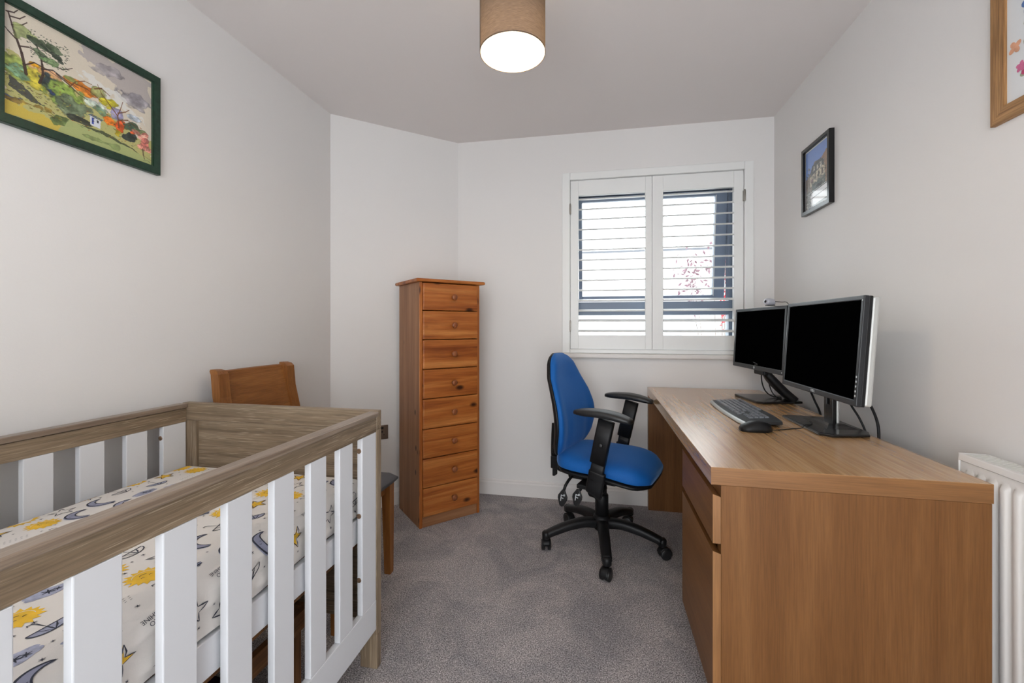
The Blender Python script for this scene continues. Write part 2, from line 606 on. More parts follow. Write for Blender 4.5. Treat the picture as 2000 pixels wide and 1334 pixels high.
# ------------------------------------------------------------ plantation shutter
sh = thing('window_shutter', 'white plantation shutter with two louvred panels covering the grey window', 'window shutter',
           WM @ Vector((1.2925, 0, 0.9625)))
INV = sh.matrix_world
sh_off = Matrix.Translation(-(WM @ Vector((1.2925, 0, 0.9625))))
SW = sh_off @ WM
fb = B()
Z0 = 0.963
f0, f1, fz1 = 0.717, 1.868, 2.137
for lo, hi in (((f0, -0.02, Z0), (0.768, 0.0, fz1)), ((1.818, -0.02, Z0), (f1, 0.0, fz1)),
               ((0.768, -0.02, 2.090), (1.818, 0.0, fz1)), ((0.768, -0.02, Z0), (1.818, 0.0, 0.988))):
    box(fb, lo, hi, 0.003, mtx=SW)
for lo, hi in (((0.748, 0.0, Z0), (0.768, 0.05, 2.11)), ((1.818, 0.0, Z0), (1.839, 0.05, 2.11)),
               ((0.768, 0.0, 2.090), (1.818, 0.05, 2.11)), ((0.768, 0.0, Z0), (1.818, 0.05, 0.988))):
    box(fb, lo, hi, 0, mtx=SW)
obj('shutter_frame', fb, M['white'], sh)
LZ0, LZ1 = 1.079, 1.990
nl = 14
pitch = 0.0657


def louvre_bm(xa, xb, z):
    bm = B()
    ring = []
    hw, ht = 0.032, 0.0055
    a = math.radians(12)
    for k in range(16):
        t = 2 * PI * k / 16
        y, zz = hw * math.cos(t), ht * math.sin(t)
        ring.append((y * math.cos(a) - zz * math.sin(a), y * math.sin(a) + zz * math.cos(a)))
    rings = [[Vector((x, 0.012 + q[0], z + q[1])) for q in ring] for x in (xa, xb)]
    loft(bm, rings, mtx=SW)
    return bm


for (xa, xb, la, lb) in ((0.770, 1.2815, 0.822, 1.2415), (1.2835, 1.816, 1.3495, 1.761)):
    pb = B()
    box(pb, (xa, -0.003, 0.990), (la, 0.026, 2.088), 0.002, mtx=SW)
    box(pb, (lb, -0.003, 0.990), (xb, 0.026, 2.088), 0.002, mtx=SW)
    box(pb, (la, -0.002, 0.990), (lb, 0.025, LZ0), 0.0015, mtx=SW)
    box(pb, (la, -0.002, LZ1), (lb, 0.025, 2.088), 0.0015, mtx=SW)
    pn = obj('shutter_panel', pb, M['white'], sh)
    for k in range(nl):
        z = 1.108 + 0.0661 * k
        lo_ = obj('louvre', louvre_bm(la + 0.001, lb - 0.001, z), M['white'], pn, autosmooth=60)
for x, zs in ((0.769, (1.90, 1.14)), (1.817, (1.93, 1.16))):
    for z in zs:
        hb = B()
        t = Matrix.Translation((x, -0.022, z))
        lathe(hb, [(0.004, -0.036), (0.0045, -0.034), (0.0045, 0.034), (0.004, 0.036)], 10, mtx=SW @ t)
        box(hb, (x - 0.006, -0.022, z - 0.03), (x + 0.006, -0.0025, z + 0.03), mtx=SW)
        obj('hinge', hb, M['steel'], sh)

# ------------------------------------------------------------ pendant lamp
LX, LY, LZB = -0.262, 1.295, 1.985
lamp = thing('pendant_lamp', 'brown fabric drum pendant lampshade, lit, hanging from the ceiling', 'ceiling lamp', (LX, LY, HC))
R = 0.101
z0, z1 = LZB - HC, LZB - HC + 0.20
b = B()
lathe(b, [(R, z0), (R, z1)], 64, cap=False)
lathe(b, [(R + 0.0008, z0), (R + 0.0008, z0 + 0.003), (R - 0.0008, z0 + 0.003), (R - 0.0008, z0), (R + 0.0008, z0)], 64, cap=False)
box(b, (-R - 0.0012, -0.003, z0), (-R + 0.0002, 0.003, z1), mtx=Matrix.Rotation(math.radians(22), 4, 'Z'))
obj('lamp_shade', b, M['shade'], lamp)
b = B()
lathe(b, [(R - 0.002, z0 + 0.001), (R - 0.002, z1)], 64, cap=False)
obj('shade_lining', b, M['shade_in'], lamp)
b = B()
lathe(b, [(0.024, z1 - 0.035), (0.024, z1 - 0.03)], 24)
for k in range(3):
    a = 2 * PI * k / 3
    tube(b, [(0.022 * math.cos(a), 0.022 * math.sin(a), z1 - 0.032), ((R - 0.002) * math.cos(a), (R - 0.002) * math.sin(a), z1 - 0.012)], 0.0018, 6)
obj('shade_carrier', b, M['white'], lamp)
b = B()
lathe(b, [(0.018, z1 - 0.075), (0.019, z1 - 0.04), (0.016, z1 - 0.012), (0.006, z1 + 0.004)], 20)
obj('bulb_holder', b, M['white'], lamp)
b = B()
lathe(b, [(0.002, z1 - 0.158), (0.008, z1 - 0.156), (0.0115, z1 - 0.15), (0.0125, z1 - 0.10), (0.0145, z1 - 0.075)], 20)
obj('bulb', b, M['bulb'], lamp)
b = B()
lathe(b, [(0.003, z1), (0.003, -0.02)], 8)
obj('cord', b, M['white'], lamp)
b = B()
lathe(b, [(0.012, -0.045), (0.030, -0.03), (0.042, -0.004), (0.042, 0.0)], 28)
obj('ceiling_rose', b, M['white'], lamp)
pl = bpy.data.lights.new('bulb_glow', 'POINT')
pl.energy = 5.5
pl.color = (1.0, 0.80, 0.55)
pl.shadow_soft_size = 0.03
po = bpy.data.objects.new('bulb_glow', pl)
COL.objects.link(po)
po.parent = lamp
po.location = (0, 0, z1 - 0.18)

# ------------------------------------------------------------ cot
CX1, CX0, CYE = -0.722, -1.503, 1.292
CT = 0.857
crib = thing('cot', 'baby cot with grey-brown top rails and white slatted sides along the left wall', 'baby cot', (-1.11, 0.6, 0))
CO = Matrix.Translation((1.11, -0.6, 0))
DW = M['driftwood']


def cbox(name, lo, hi, mat, bev=0.003, parent=crib):
    b = B()
    box(b, lo, hi, bev, mtx=CO)
    return obj(name, b, mat, parent)


for (ya, yb, ip) in ((CYE, CYE + 0.028, CYE + 0.010), (-0.130, -0.102, -0.118)):
    e = cbox('end_top_rail', (CX0, ya, 0.795), (CX1 + 0.002, yb, CT), DW[0], 0.002)
    for xa, xb in ((CX1 + 0.002 - 0.062, CX1 + 0.002), (CX0, CX0 + 0.062)):
        cbox('end_stile', (xa, ya, 0.115), (xb, yb, 0.7945), DW[2], 0.0015)
    cbox('end_panel', (CX0 + 0.055, ip, 0.22), (CX1 - 0.055, ip + 0.010, 0.80), DW[0], 0)
    cbox('end_bottom_rail', (CX0 + 0.055, ya + 0.003, 0.16), (CX1 - 0.055, yb - 0.003, 0.235), DW[0], 0.001)
    for xa, xb in ((CX1 + 0.002 - 0.062, CX1 + 0.002), (CX0, CX0 + 0.062)):
        cbox('leg', (xa, ya - 0.001 if ya < 0 else ya, 0.0), (xb, yb, 0.1145), DW[2], 0.003)

slat_y = [(1.2068, 1.2905), (1.089, 1.1546), (0.9637, 1.0285), (0.8392, 0.9039), (0.7147, 0.7772), (0.5875, 0.6505)]
y = 0.461
while y > -0.05:
    slat_y.append((y, y + 0.0645)); y -= 0.1252
slat_y.append((-0.10, -0.022))
for side in (1, -1):
    if side == 1:
        xo, xi, co_, ci = CX1, CX1 - 0.020, CX1 + 0.009, CX1 - 0.027
    else:
        xo, xi, co_, ci = CX0, CX0 + 0.020, CX0 - 0.009, CX0 + 0.027
    a, c = min(co_, ci), max(co_, ci)
    cbox('cap_rail', (a, -0.1015, 0.8400), (c, CYE - 0.0005, CT - 0.001), M['cap_wood'], 0.003)
    a, c = min(xo, xi), max(xo, xi)
    cbox('top_rail', (a, -0.1015, 0.789), (c, CYE - 0.0005, 0.838), DW[1], 0.001)
    cbox('bottom_rail', (a, -0.1015, 0.134), (c, CYE - 0.0005, 0.233), M['crib_white'], 0.002)
    for i, (ya, yb) in enumerate(slat_y):
        s = cbox('slat', (a + 0.0015, ya, 0.2335), (c - 0.0005, yb, 0.7885), M['crib_white'], 0.002)
        if i == 0:
            for z in (0.748, 0.545, 0.345):
                b = B()
                mt = CO @ Matrix.Translation(((a + c) / 2 - 0.002, ya - 0.0001, z)) @ Matrix.Rotation(PI / 2, 4, 'X')
                lathe(b, [(0.0078, -0.001), (0.0078, 0.0016), (0.0055, 0.0022), (0.0032, 0.0008)], 16, mtx=mt)
                obj('screw_cap', b, M['screw'], s)
# base that carries the mattress
b = B()
for xa, xb in ((-0.765, -0.747), (-1.478, -1.460)):
    box(b, (xa, -0.098, 0.452), (xb, CYE - 0.004, 0.528), 0.002, mtx=CO)
for ya, yb in ((-0.098, -0.08), (CYE - 0.022, CYE - 0.004)):
    box(b, (-1.460, ya, 0.452), (-0.765, yb, 0.528), 0.002, mtx=CO)
bf = obj('base_frame', b, M['crib_white'], crib)
b = B()
for xa, xb in ((-0.800, -0.768), (-1.458, -1.426)):
    box(b, (xa, -0.078, 0.425), (xb, CYE - 0.024, 0.462), 0.001, mtx=CO)
obj('base_support', b, M['brown_slat'][1], crib)
for k in range(11):
    yy = -0.03 + k * 0.122
    cbox('base_slat', (-1.458, yy, 0.463), (-0.767, yy + 0.06, 0.475), M['brown_slat'][0], 0.001)
b = B()
box(b, (-1.458, -0.078, 0.4755), (-0.767, CYE - 0.024, 0.5275), 0, mtx=CO)
obj('base_board', b, M['brown_slat'][1], crib)

# mattress with printed fitted sheet --------------------------------------
MX0, MX1, MY0, MY1, MZ0, MZ1 = -1.464, -0.752, -0.085, 1.284, 0.530, 0.640
mat_t = thing('cot_mattress', 'cot mattress in a fitted sheet printed with suns, moons, stars and umbrellas', 'mattress', ((MX0 + MX1) / 2, 0.6, MZ0))
MO = Matrix.Translation((-(MX0 + MX1) / 2, -0.6, -MZ0))
b = B(); box(b, (MX0 + 0.008, MY0 + 0.008, MZ0), (MX1 - 0.008, MY1 - 0.008, MZ0 + 0.07), 0.012, mtx=MO)
obj('mattress_core', b, M['mattress'], mat_t)
RR = 0.034
HW = (MX1 - MX0) / 2
FLAT = HW - RR
ARC = RR * PI / 2
SIDE = MZ1 - MZ0 - RR - 0.004
XC = (MX0 + MX1) / 2
YC = (MY0 + MY1) / 2
HL = (MY1 - MY0) / 2


def prof(s, half):
    """signed arc length -> (offset, drop, normal_h, normal_v)"""
    a = abs(s); sg = 1 if s >= 0 else -1
    fl = half - RR
    if a <= fl:
        return s, 0.0, 0.0, 1.0
    if a <= fl + ARC:
        t = (a - fl) / RR
        return sg * (fl + RR * math.sin(t)), RR * (1 - math.cos(t)), sg * math.sin(t), math.cos(t)
    return sg * half, RR + (a - fl - ARC), sg * 1.0, 0.0


def sheet_pt(s, t, off=0.0):
    px, dz, nx, nz = prof(s, HW)
    py, dz2, ny, nz2 = prof(t, HL)
    x = XC + px; yv = YC + py
    z = MZ1 - dz - dz2 * max(0, 1 - dz / RR)
    crown = 0.008 * max(0, 1 - (px / HW) ** 2) * max(0, 1 - (py / HL) ** 4)
    z += crown
    wr = 0.0
    if dz > 0.006:
        k = min(1, (dz - 0.006) / 0.03)
        wr = k * (0.0028 * math.sin(95 * (dz + 0.11 * math.sin(3.1 * t + 0.7)) + 9 * t)
                  + 0.0016 * math.sin(170 * (dz - 0.06 * math.sin(5 * t)) - 13 * t) + 0.001 * math.sin(60 * t))
    tx = nx * (off + wr) - (0.003 * nx if dz > RR else 0)
    ty = ny * off * (nz if dz2 else 1)
    return Vector((x + tx, yv + ty, z + max(nz, 0) * off))


def axis_samples(half, depth, tail):
    fl = half - RR
    L = [-(fl + ARC + tail * (1 - k / 9)) for k in range(9)]
    L += [-(fl + ARC * (1 - k / 9)) for k in range(9)]
    n = max(4, int(2 * fl / 0.02))
    L += [-fl + 2 * fl * k / n for k in range(n)]
    L += [fl + ARC * k / 9 for k in range(9)]
    L += [fl + ARC + tail * k / 9 for k in range(10)]
    return L


b = B()
SS = axis_samples(HW, 0, SIDE)
TS = []
for a_, b_ in zip(axis_samples(HL, 0, SIDE)[:-1], axis_samples(HL, 0, SIDE)[1:]):
    TS.append(a_)
TS.append(axis_samples(HL, 0, SIDE)[-1])
G = [[b.verts.new(MO @ sheet_pt(s, t)) for s in SS] for t in TS]
for i in range(len(TS) - 1):
    for j in range(len(SS) - 1):
        f = b.faces.new((G[i][j], G[i][j + 1], G[i + 1][j + 1], G[i + 1][j])); f.smooth = True
SHEET_MATS = [M['sheet'], M['m_yellow'], M['m_lilac'], M['m_ink'], M['m_cloud'], M['m_white']]


def lay(bm, poly, s0, t0, ang, sc, mat, off):
    sc *= 1.12
    """Lay a small flat outline (u right, v up) onto the sheet."""
    ca, sa = math.cos(ang), math.sin(ang)
    P = []
    for (u, v) in poly:
        uu, vv = (u * ca - v * sa) * sc, (u * sa + v * ca) * sc
        P.append((s0 + vv, t0 - uu))
    xs = [p[0] for p in P]; ys = [p[1] for p in P]
    if max(xs) > FLAT + ARC + SIDE - 0.004 or max(ys) > HL - RR + ARC * 0.9 or min(ys) < -HL + 0.3:
        return
    n = len(P)
    verts = [Vector(p) for p in P]
    step = 0.009
    if max(xs) > FLAT - 0.004 or max(ys) > HL - RR:
        gx = math.floor(min(xs) / step) * step
        while gx < max(xs):
            gy = math.floor(min(ys) / step) * step
            while gy < max(ys):
                verts.append(Vector((gx + 0.0007, gy + 0.0003)))
                gy += step
            gx += step
    try:
        vo, eo, fo, *_ = delaunay_2d_cdt(verts, [], [list(range(n))], 1, 1e-6)
    except Exception:
        return
    nv = [bm.verts.new(MO @ sheet_pt(v.x, v.y, off)) for v in vo]
    for f in fo:
        try:
            ff = bm.faces.new([nv[i] for i in f]); ff.material_index = mat; ff.smooth = True
        except ValueError:
            pass


def stroke(pts, w):
    """Outline polygon of a polyline with width w (tapered tips)."""
    L, Rr = [], []
    n = len(pts)
    for i, p in enumerate(pts):
        a = pts[max(i - 1, 0)]; c = pts[min(i + 1, n - 1)]
        dx, dy = c[0] - a[0], c[1] - a[1]
        d = math.hypot(dx, dy) or 1
        k = w / 2 * (0.35 if i in (0, n - 1) else 1)
        L.append((p[0] - dy / d * k, p[1] + dx / d * k))
        Rr.append((p[0] + dy / d * k, p[1] - dx / d * k))
    return L + Rr[::-1]


def lay_line(bm, pts, w, s, t, a, sc, mat, off):
    i = 0
    while i < len(pts) - 1:
        seg = pts[i:i + 4]
        if len(seg) > 1:
            L, Rr = [], []
            for q, p_ in enumerate(seg):
                a_ = pts[max(i + q - 1, 0)]; c_ = pts[min(i + q + 1, len(pts) - 1)]
                if q == 0: a_ = p_
                if q == len(seg) - 1: c_ = p_
                dx, dy = c_[0] - a_[0], c_[1] - a_[1]
                d = math.hypot(dx, dy) or 1
                L.append((p_[0] - dy / d * w / 2, p_[1] + dx / d * w / 2))
                Rr.append((p_[0] + dy / d * w / 2, p_[1] - dx / d * w / 2))
            lay(bm, L + Rr[::-1], s, t, a, sc, mat, off)
        i += 3


def arc_pts(cx, cy, r, a0, a1, n=12, ry=None):
    ry = ry or r
    return [(cx + r * math.cos(math.radians(a0 + (a1 - a0) * i / n)), cy + ry * math.sin(math.radians(a0 + (a1 - a0) * i / n))) for i in range(n + 1)]


def m_sun(bm, s, t, a):
    P = []
    for k in range(30):
        r = 0.031 if k % 2 else 0.0225
        r += random.uniform(-0.002, 0.002)
        P.append((r * math.cos(2 * PI * k / 30), r * math.sin(2 * PI * k / 30)))
    lay(bm, P, s, t, a, 1, 1, 0.0006)
    lay(bm, stroke(arc_pts(0, 0, 0.0185, 150, 330, 16), 0.0009), s, t, a, 1, 5, 0.0010)
    for ex in (-0.007, 0.006):
        lay(bm, stroke(arc_pts(ex, 0.004, 0.003, 200, 340, 6), 0.0011), s, t, a, 1, 3, 0.0011)
    lay(bm, stroke(arc_pts(0, -0.002, 0.007, 210, 330, 8), 0.0011), s, t, a, 1, 3, 0.0011)


def m_moon(bm, s, t, a):
    outer = arc_pts(0, 0, 0.030, 75, 285, 20)
    inner = arc_pts(0.013, 0.002, 0.0265, 262, 98, 16)
    P = outer + inner
    lay(bm, [(x - 0.003, y - 0.003) for x, y in P], s, t, a, 1, 4, 0.0006)
    lay(bm, P, s, t, a, 1, 2, 0.0008)
    lay(bm, stroke(outer, 0.0036), s, t, a, 1, 3, 0.0011)
    lay(bm, stroke(inner, 0.0024), s, t, a, 1, 3, 0.0011)
    for e in ((-0.018, 0.003), (-0.022, -0.004)):
        lay(bm, stroke(arc_pts(e[0], e[1], 0.002, 180, 350, 5), 0.0010), s, t, a, 1, 3, 0.0012)


def m_star(bm, s, t, a, fill=1):
    P = []
    for k in range(10):
        r = 0.024 if k % 2 == 0 else 0.0095
        an = PI / 2 + 2 * PI * k / 10
        P.append((r * math.cos(an) * 1.1, r * math.sin(an)))
    if fill:
        lay(bm, [(x + 0.0015, y - 0.001) for x, y in P], s, t, a, 1, 1, 0.0006)
    [lay(bm, stroke([P[q], ((P[q][0] + P[(q + 1) % 10][0]) / 2, (P[q][1] + P[(q + 1) % 10][1]) / 2), P[(q + 1) % 10]], 0.0024), s, t, a, 1, 3, 0.0010) for q in range(10)]
    if fill:
        for e in ((-0.004, 0.001), (0.004, 0.001)):
            lay(bm, arc_pts(e[0], e[1], 0.0008, 0, 300, 5), s, t, a, 1, 3, 0.0011)


def m_umbrella(bm, s, t, a, fill=0):
    dome = arc_pts(0, 0, 0.024, 0, 180, 14, 0.017)
    if fill:
        lay(bm, dome, s, t, a, 1, 4, 0.0006)
    lay_line(bm, dome + [dome[0]], 0.0022, s, t, a, 1, 3, 0.0010)
    for k in (-0.5, 0.0, 0.5):
        lay(bm, stroke([(k * 0.024, 0.0), (k * 0.014, 0.009), (0, 0.017)], 0.0026 if k <= 0 else 0.0016), s, t, a, 1, 3, 0.0010)
    lay(bm, stroke([(0, 0.0), (0.0, -0.02), (0.002, -0.026), (0.007, -0.027), (0.009, -0.022)], 0.0020), s, t, a, 1, 3, 0.0010)


def m_cloud(bm, s, t, a):
    P = []
    for k in range(40):
        an = 2 * PI * k / 40
        r = 1 + 0.16 * abs(math.sin(an * 3)) + random.uniform(-0.03, 0.03)
        P.append((0.027 * r * math.cos(an), 0.013 * r * math.sin(an)))
    lay(bm, P, s, t, a, 1, 4, 0.0006)
    m_tiny(bm, s, t, a + 0.3, 2.2)
    m_tiny(bm, s + 0.004, t + 0.012, a, 1.6)


def m_tiny(bm, s, t, a, k=1.0):
    for q in range(3):
        an = q * PI / 3
        lay(bm, stroke([(-0.004 * math.cos(an), -0.004 * math.sin(an)), (0, 0), (0.004 * math.cos(an), 0.004 * math.sin(an))], 0.0015), s, t, a, k, 3, 0.0011)


def m_rain(bm, s, t, a):
    for r_ in range(3):
        for c_ in range(6):
            x0 = -0.02 + c_ * 0.008 + r_ * 0.002
            lay(bm, stroke([(x0, -0.006 + r_ * 0.006), (x0 + 0.002, -0.0055 + r_ * 0.006), (x0 + 0.004, -0.005 + r_ * 0.006)], 0.0012), s, t, a, 1, 3, 0.0010)


def m_text(bm, s, t, a):
    for row, txt in enumerate(('HELLO', 'SUNSHINE')):
        tb = text_bm(txt, 0.0105, Matrix.Translation((0, 0.005 - 0.0095 * row, 0)), depth=0.0)
        bmesh.ops.triangulate(tb, faces=tb.faces)
        ca, sa = math.cos(a), math.sin(a)
        vm = {}
        ok = True
        for v in tb.verts:
            u, vv = v.co.x * ca - v.co.y * sa, v.co.x * sa + v.co.y * ca
            if s + vv > FLAT + ARC + SIDE - 0.004 or t - u > HL - RR:
                ok = False
                break
            vm[v] = MO @ sheet_pt(s + vv, t - u, 0.0008)
        if ok:
            nv = {v: bm.verts.new(c) for v, c in vm.items()}
            for f in tb.faces:
                try:
                    ff = bm.faces.new([nv[v] for v in f.verts]); ff.material_index = 3
                except ValueError:
                    pass
        tb.free()


seq = ['sun', 'moon', 'umb', 'star', 'cloud', 'text', 'sun', 'umb2', 'moon', 'ostar', 'rain', 'moon', 'star', 'sun', 'cloud', 'umb', 'moon', 'text']
random.seed(21)
idx = 0
cell = 0.080
rows = int((2 * (FLAT + ARC + SIDE)) / cell) + 2
t = -0.34
col_ = 0
while t < HL:
    s = -(HW) + 0.02 + (0.5 if col_ % 2 else 0) * cell
    while s < FLAT + ARC + SIDE:
        k = seq[(idx * 7 + col_ * 5) % len(seq)]
        js, jt = s + random.uniform(-0.007, 0.007), t + random.uniform(-0.007, 0.007)
        an = random.uniform(-0.35, 0.35)
        if k == 'sun': m_sun(b, js, jt, an)
        elif k == 'moon': m_moon(b, js, jt, an + PI * 0.9)
        elif k == 'umb': m_umbrella(b, js, jt, an + 0.2)
        elif k == 'umb2': m_umbrella(b, js, jt, an - 0.3, 1)
        elif k == 'star': m_star(b, js, jt, an)
        elif k == 'ostar': m_star(b, js, jt, an + 0.4, 0)
        elif k == 'cloud': m_cloud(b, js, jt, an)
        elif k == 'rain': m_rain(b, js, jt, an)
        elif k == 'text': m_text(b, js, jt, 0.1)
        m_tiny(b, js + cell * 0.47, jt + random.uniform(-0.01, 0.02), an, random.choice((0.7, 1.0)))
        if random.random() < 0.6:
            m_tiny(b, js + cell * 0.1, jt + cell * 0.52, an, 0.7)
        s += cell
        idx += 1
    t += cell * 0.86
    col_ += 1
obj('fitted_sheet', b, SHEET_MATS, mat_t)

# storage box and cloth bag under the cot ----------------------------------
sb = thing('storage_box', 'low brown wooden storage frame standing under the cot', 'storage box', (-1.13, 0.55, 0))
b = B()
for lo, hi in (((0.25, -0.62, 0.24), (0.27, 0.60, 0.295)), ((-0.27, -0.62, 0.24), (-0.25, 0.60, 0.295)),
               ((-0.25, -0.62, 0.24), (0.25, -0.60, 0.295)), ((-0.25, 0.58, 0.24), (0.25, 0.60, 0.295))):
    box(b, lo, hi, 0.002)
obj('rim', b, M['brown_slat'][1], sb)
for sx in (-1, 1):
    for sy in (-0.60, 0.58):
        part_box('leg', (0.22 * sx - 0.015, sy, 0.0), (0.22 * sx + 0.015, sy + 0.02, 0.24), M['brown_slat'][2], sb)


def bag(name, label, mat, x, y, sx, sy, sz, seed):
    random.seed(seed)
    b = B()
    rings = []
    for i in range(9):
        v = i / 8
        k = 0.82 + 0.18 * math.sin(v * PI) if v < 0.7 else 0.98 - (v - 0.7) * 1.5
        ring = []
        for j in range(28):
            a = 2 * PI * j / 28
            ca, sa = math.cos(a), math.sin(a)
            e = 0.6
            w = 1 + 0.03 * math.sin(5 * a + 3 * v) + random.uniform(-0.01, 0.01)
            ring.append(Vector((sx * k * w * math.copysign(abs(ca) ** e, ca), sy * k * w * math.copysign(abs(sa) ** e, sa), sz * v)))
        rings.append(ring)
    loft(b, rings)
    o = obj(name, b, mat)
    o.location = (x, y, 0)
    tag(o, label, 'bag')


bag('cloth_bag', 'dark navy cloth bag on the carpet under the cot', M['navy'], -1.10, 0.62, 0.20, 0.20, 0.20, 3)
bag('cloth_bag', 'dark purple cloth bag under the far end of the cot', M['purple'], -1.10, 0.93, 0.20, 0.10, 0.18, 4)

# ------------------------------------------------------------ dining chair
dc = thing('dining_chair', 'oak dining chair with a grey padded seat, standing behind the cot', 'chair', (-1.20, 1.615, 0))
CWd = M['chair_oak']
for sy in (-1, 1):
    # front legs, slightly tapered
    b = B()
    yc = sy * 0.195
    rings = []
    for z, h in ((0.0, 0.015), (0.2, 0.018), (0.43, 0.021)):
        off = 0.004 * (1 - z / 0.43)
        rings.append([Vector((0.245 + off + dx * h, yc + sy * off + dy * h, z)) for dx, dy in ((-1, -1), (1, -1), (1, 1), (-1, 1))])
    loft(b, rings, smooth=False)
    obj('leg', b, CWd[2], dc)
    # rear leg
    b = B()
    rings = []
    for z, x, h in ((0.0, -0.245, 0.017), (0.25, -0.205, 0.018), (0.46, -0.195, 0.020)):
        rings.append([Vector((x + dx * h, sy * 0.187 + dy * 0.0165, z)) for dx, dy in ((-1, -1), (1, -1), (1, 1), (-1, 1))])
    loft(b, rings, smooth=False)
    obj('leg', b, CWd[2], dc)
    # back post
    b = B()
    rings = []
    for k in range(15):
        v = k / 14
        z = 0.4605 + (0.963 - 0.4605) * v
        x = -0.190 - 0.108 * v ** 1.25
        h = 0.018
        w = 0.0245
        if k == 14: h, w, z = 0.012, 0.014, 0.966
        if k == 13: h, w, z = 0.017, 0.0215, 0.960
        if k == 12: z = 0.948
        ins = 0.012 if False else 0
        rings.append([Vector((x + dx * h, sy * 0.187 + dy * w, z)) for dx, dy in ((-1, -1), (1, -1), (1, 1), (-1, 1))])
    loft(b, rings, smooth=False)
    obj('back_post', b, CWd[2], dc)
for xx in (0.225, -0.215):
    part_box('seat_frame', (xx, -0.172, 0.372), (xx + 0.02, 0.172, 0.43), CWd[1], dc, 0.002)
for yy in (-0.2, 0.18):
    part_box('seat_frame', (-0.17, yy, 0.372), (0.223, yy + 0.02, 0.43), CWd[0], dc, 0.002)
# back panel between the posts, curved a little
b = B()
rings = []
for k in range(9):
    yy = -0.1635 + 0.327 * k / 8
    cur = -0.010 * (1 - (yy / 0.1635) ** 2)
    ring = []
    for z, dx in ((0.70, -0.008), (0.70, 0.008), (0.82, 0.008), (0.954, 0.008), (0.958, 0), (0.954, -0.008), (0.82, -0.008)):
        v = (z - 0.4605) / 0.5025
        ring.append(Vector((-0.190 - 0.108 * v ** 1.25 + dx + cur, yy, z)))
    rings.append(ring)
loft(b, rings, smooth=False)
obj('back_panel', b, CWd[1], dc)
b = B()
rings = []
for k in range(13):
    v = k / 12
    x = -0.225 + 0.515 * v
    hw_ = (0.195 + 0.025 * v) * (1 if 0.03 < v < 0.97 else 0.965)
    th = 0.032 if 0.03 < v < 0.97 else 0.016
    z0_ = 0.4305
    if v < 0.08: hw_ = 0.165
    ring = []
    for j in range(24):
        a = 2 * PI * j / 24
        ca, sa = math.cos(a), math.sin(a)
        yy = hw_ * math.copysign(abs(ca) ** 0.3, ca)
        zz = math.copysign(abs(sa) ** 0.6, sa)
        ring.append(Vector((x, yy, z0_ + th / 2 + zz * th / 2 + (0.008 * (1 - (yy / hw_) ** 2) if zz > 0 else 0))))
    rings.append(ring)
loft(b, rings)
obj('seat', b, M['seat_grey'], dc)

# ------------------------------------------------------------ wall socket
sk = thing('wall_socket', 'bronze double wall socket on the angled wall above the cot end', 'socket', DM @ Vector((0.2655, 0, 0.47)), math.atan2(DM[1][0], DM[0][0]))
b = B(); box(b, (-0.073, -0.006, -0.044), (0.073, 0.0, 0.044), 0.003)
obj('face_plate', b, M['brass'], sk)
for cx in (-0.035, 0.035):
    b = B()
    box(b, (cx - 0.004, -0.0066, -0.002), (cx + 0.004, -0.0060, 0.010), 0)
    for dx in (-0.011, 0.011):
        box(b, (cx + dx - 0.004, -0.0066, -0.018), (cx + dx + 0.004, -0.0060, -0.014), 0)
    obj('pin_slot', b, M['hole'], sk)
    part_box('rocker_switch', (cx - 0.008, -0.0095, 0.020), (cx + 0.008, -0.0061, 0.034), M['hole'], sk, 0.001)

# ------------------------------------------------------------ tall pine chest
ang = math.atan2(0.2725, 0.268)
ch = thing('tall_chest_of_drawers', 'tall narrow orange pine chest with eight drawers against the angled wall', 'chest of drawers', (-0.984, 2.232, 0), ang)
cw, cd, chh = 0.384, 0.335, 1.387
PN, PS = M['pine'], M['pine_side']
b = B()
box(b, (0, 0.006, 0), (0.018, cd, chh), 0.001)
obj('side_panel', b, PS[2], ch)
b = B()
box(b, (cw - 0.018, 0.006, 0), (cw, cd, chh), 0.001)
obj('side_panel', b, PS[2], ch)
part_box('front_post', (-0.0005, 0.0, 0), (0.017, 0.0055, chh), PN[2], ch, 0.002)
part_box('front_post', (cw - 0.017, 0.0, 0), (cw + 0.0005, 0.0055, chh), PN[2], ch, 0.002)
part_box('back_panel', (0.018, cd - 0.008, 0.02), (cw - 0.018, cd - 0.002, chh), PS[2], ch)
part_box('plinth', (0.0185, 0.004, 0.0), (cw - 0.0185, 0.020, 0.060), PS[0], ch, 0.001)
b = B()
prism(b, [(-0.026, -0.024), (cw + 0.026, -0.024), (cw + 0.026, cd), (-0.026, cd)], chh + 0.0003, chh + 0.019, 0.006)
obj('top', b, PN[0], ch)
bounds = [0.061, 0.224, 0.390, 0.556, 0.726, 0.893, 1.061, 1.226, 1.385]
for i in range(8):
    za, zb = bounds[i] + 0.002, bounds[i + 1] - 0.002
    b = B()
    t = bmesh.new()
    y0 = -0.012
    box(b, (0.0175, y0, za), (cw - 0.0175, 0.016, zb), 0.005)
    d = obj('drawer', b, PN[0], ch)
    b = B()
    kx, kz = cw / 2 + 0.01, (za + zb) / 2
    mt = Matrix.Translation((kx, y0, kz)) @ Matrix.Rotation(PI / 2, 4, 'X')
    lathe(b, [(0.010, 0.0), (0.009, 0.006), (0.0085, 0.010), (0.0155, 0.015), (0.0175, 0.021), (0.0150, 0.026), (0.007, 0.0285)], 24, mtx=mt)
    obj('knob', b, M['knob'], d)

# ------------------------------------------------------------ desk
DX0, DX1, DY0, DY1 = 0.300, 0.940, 1.245, 2.797
dk = thing('desk', 'long oak veneer desk with a drawer and cupboard against the right wall', 'desk', (DX0, DY0, 0))
DO = Matrix.Translation((-DX0, -DY0, 0))
OK = M['oak']


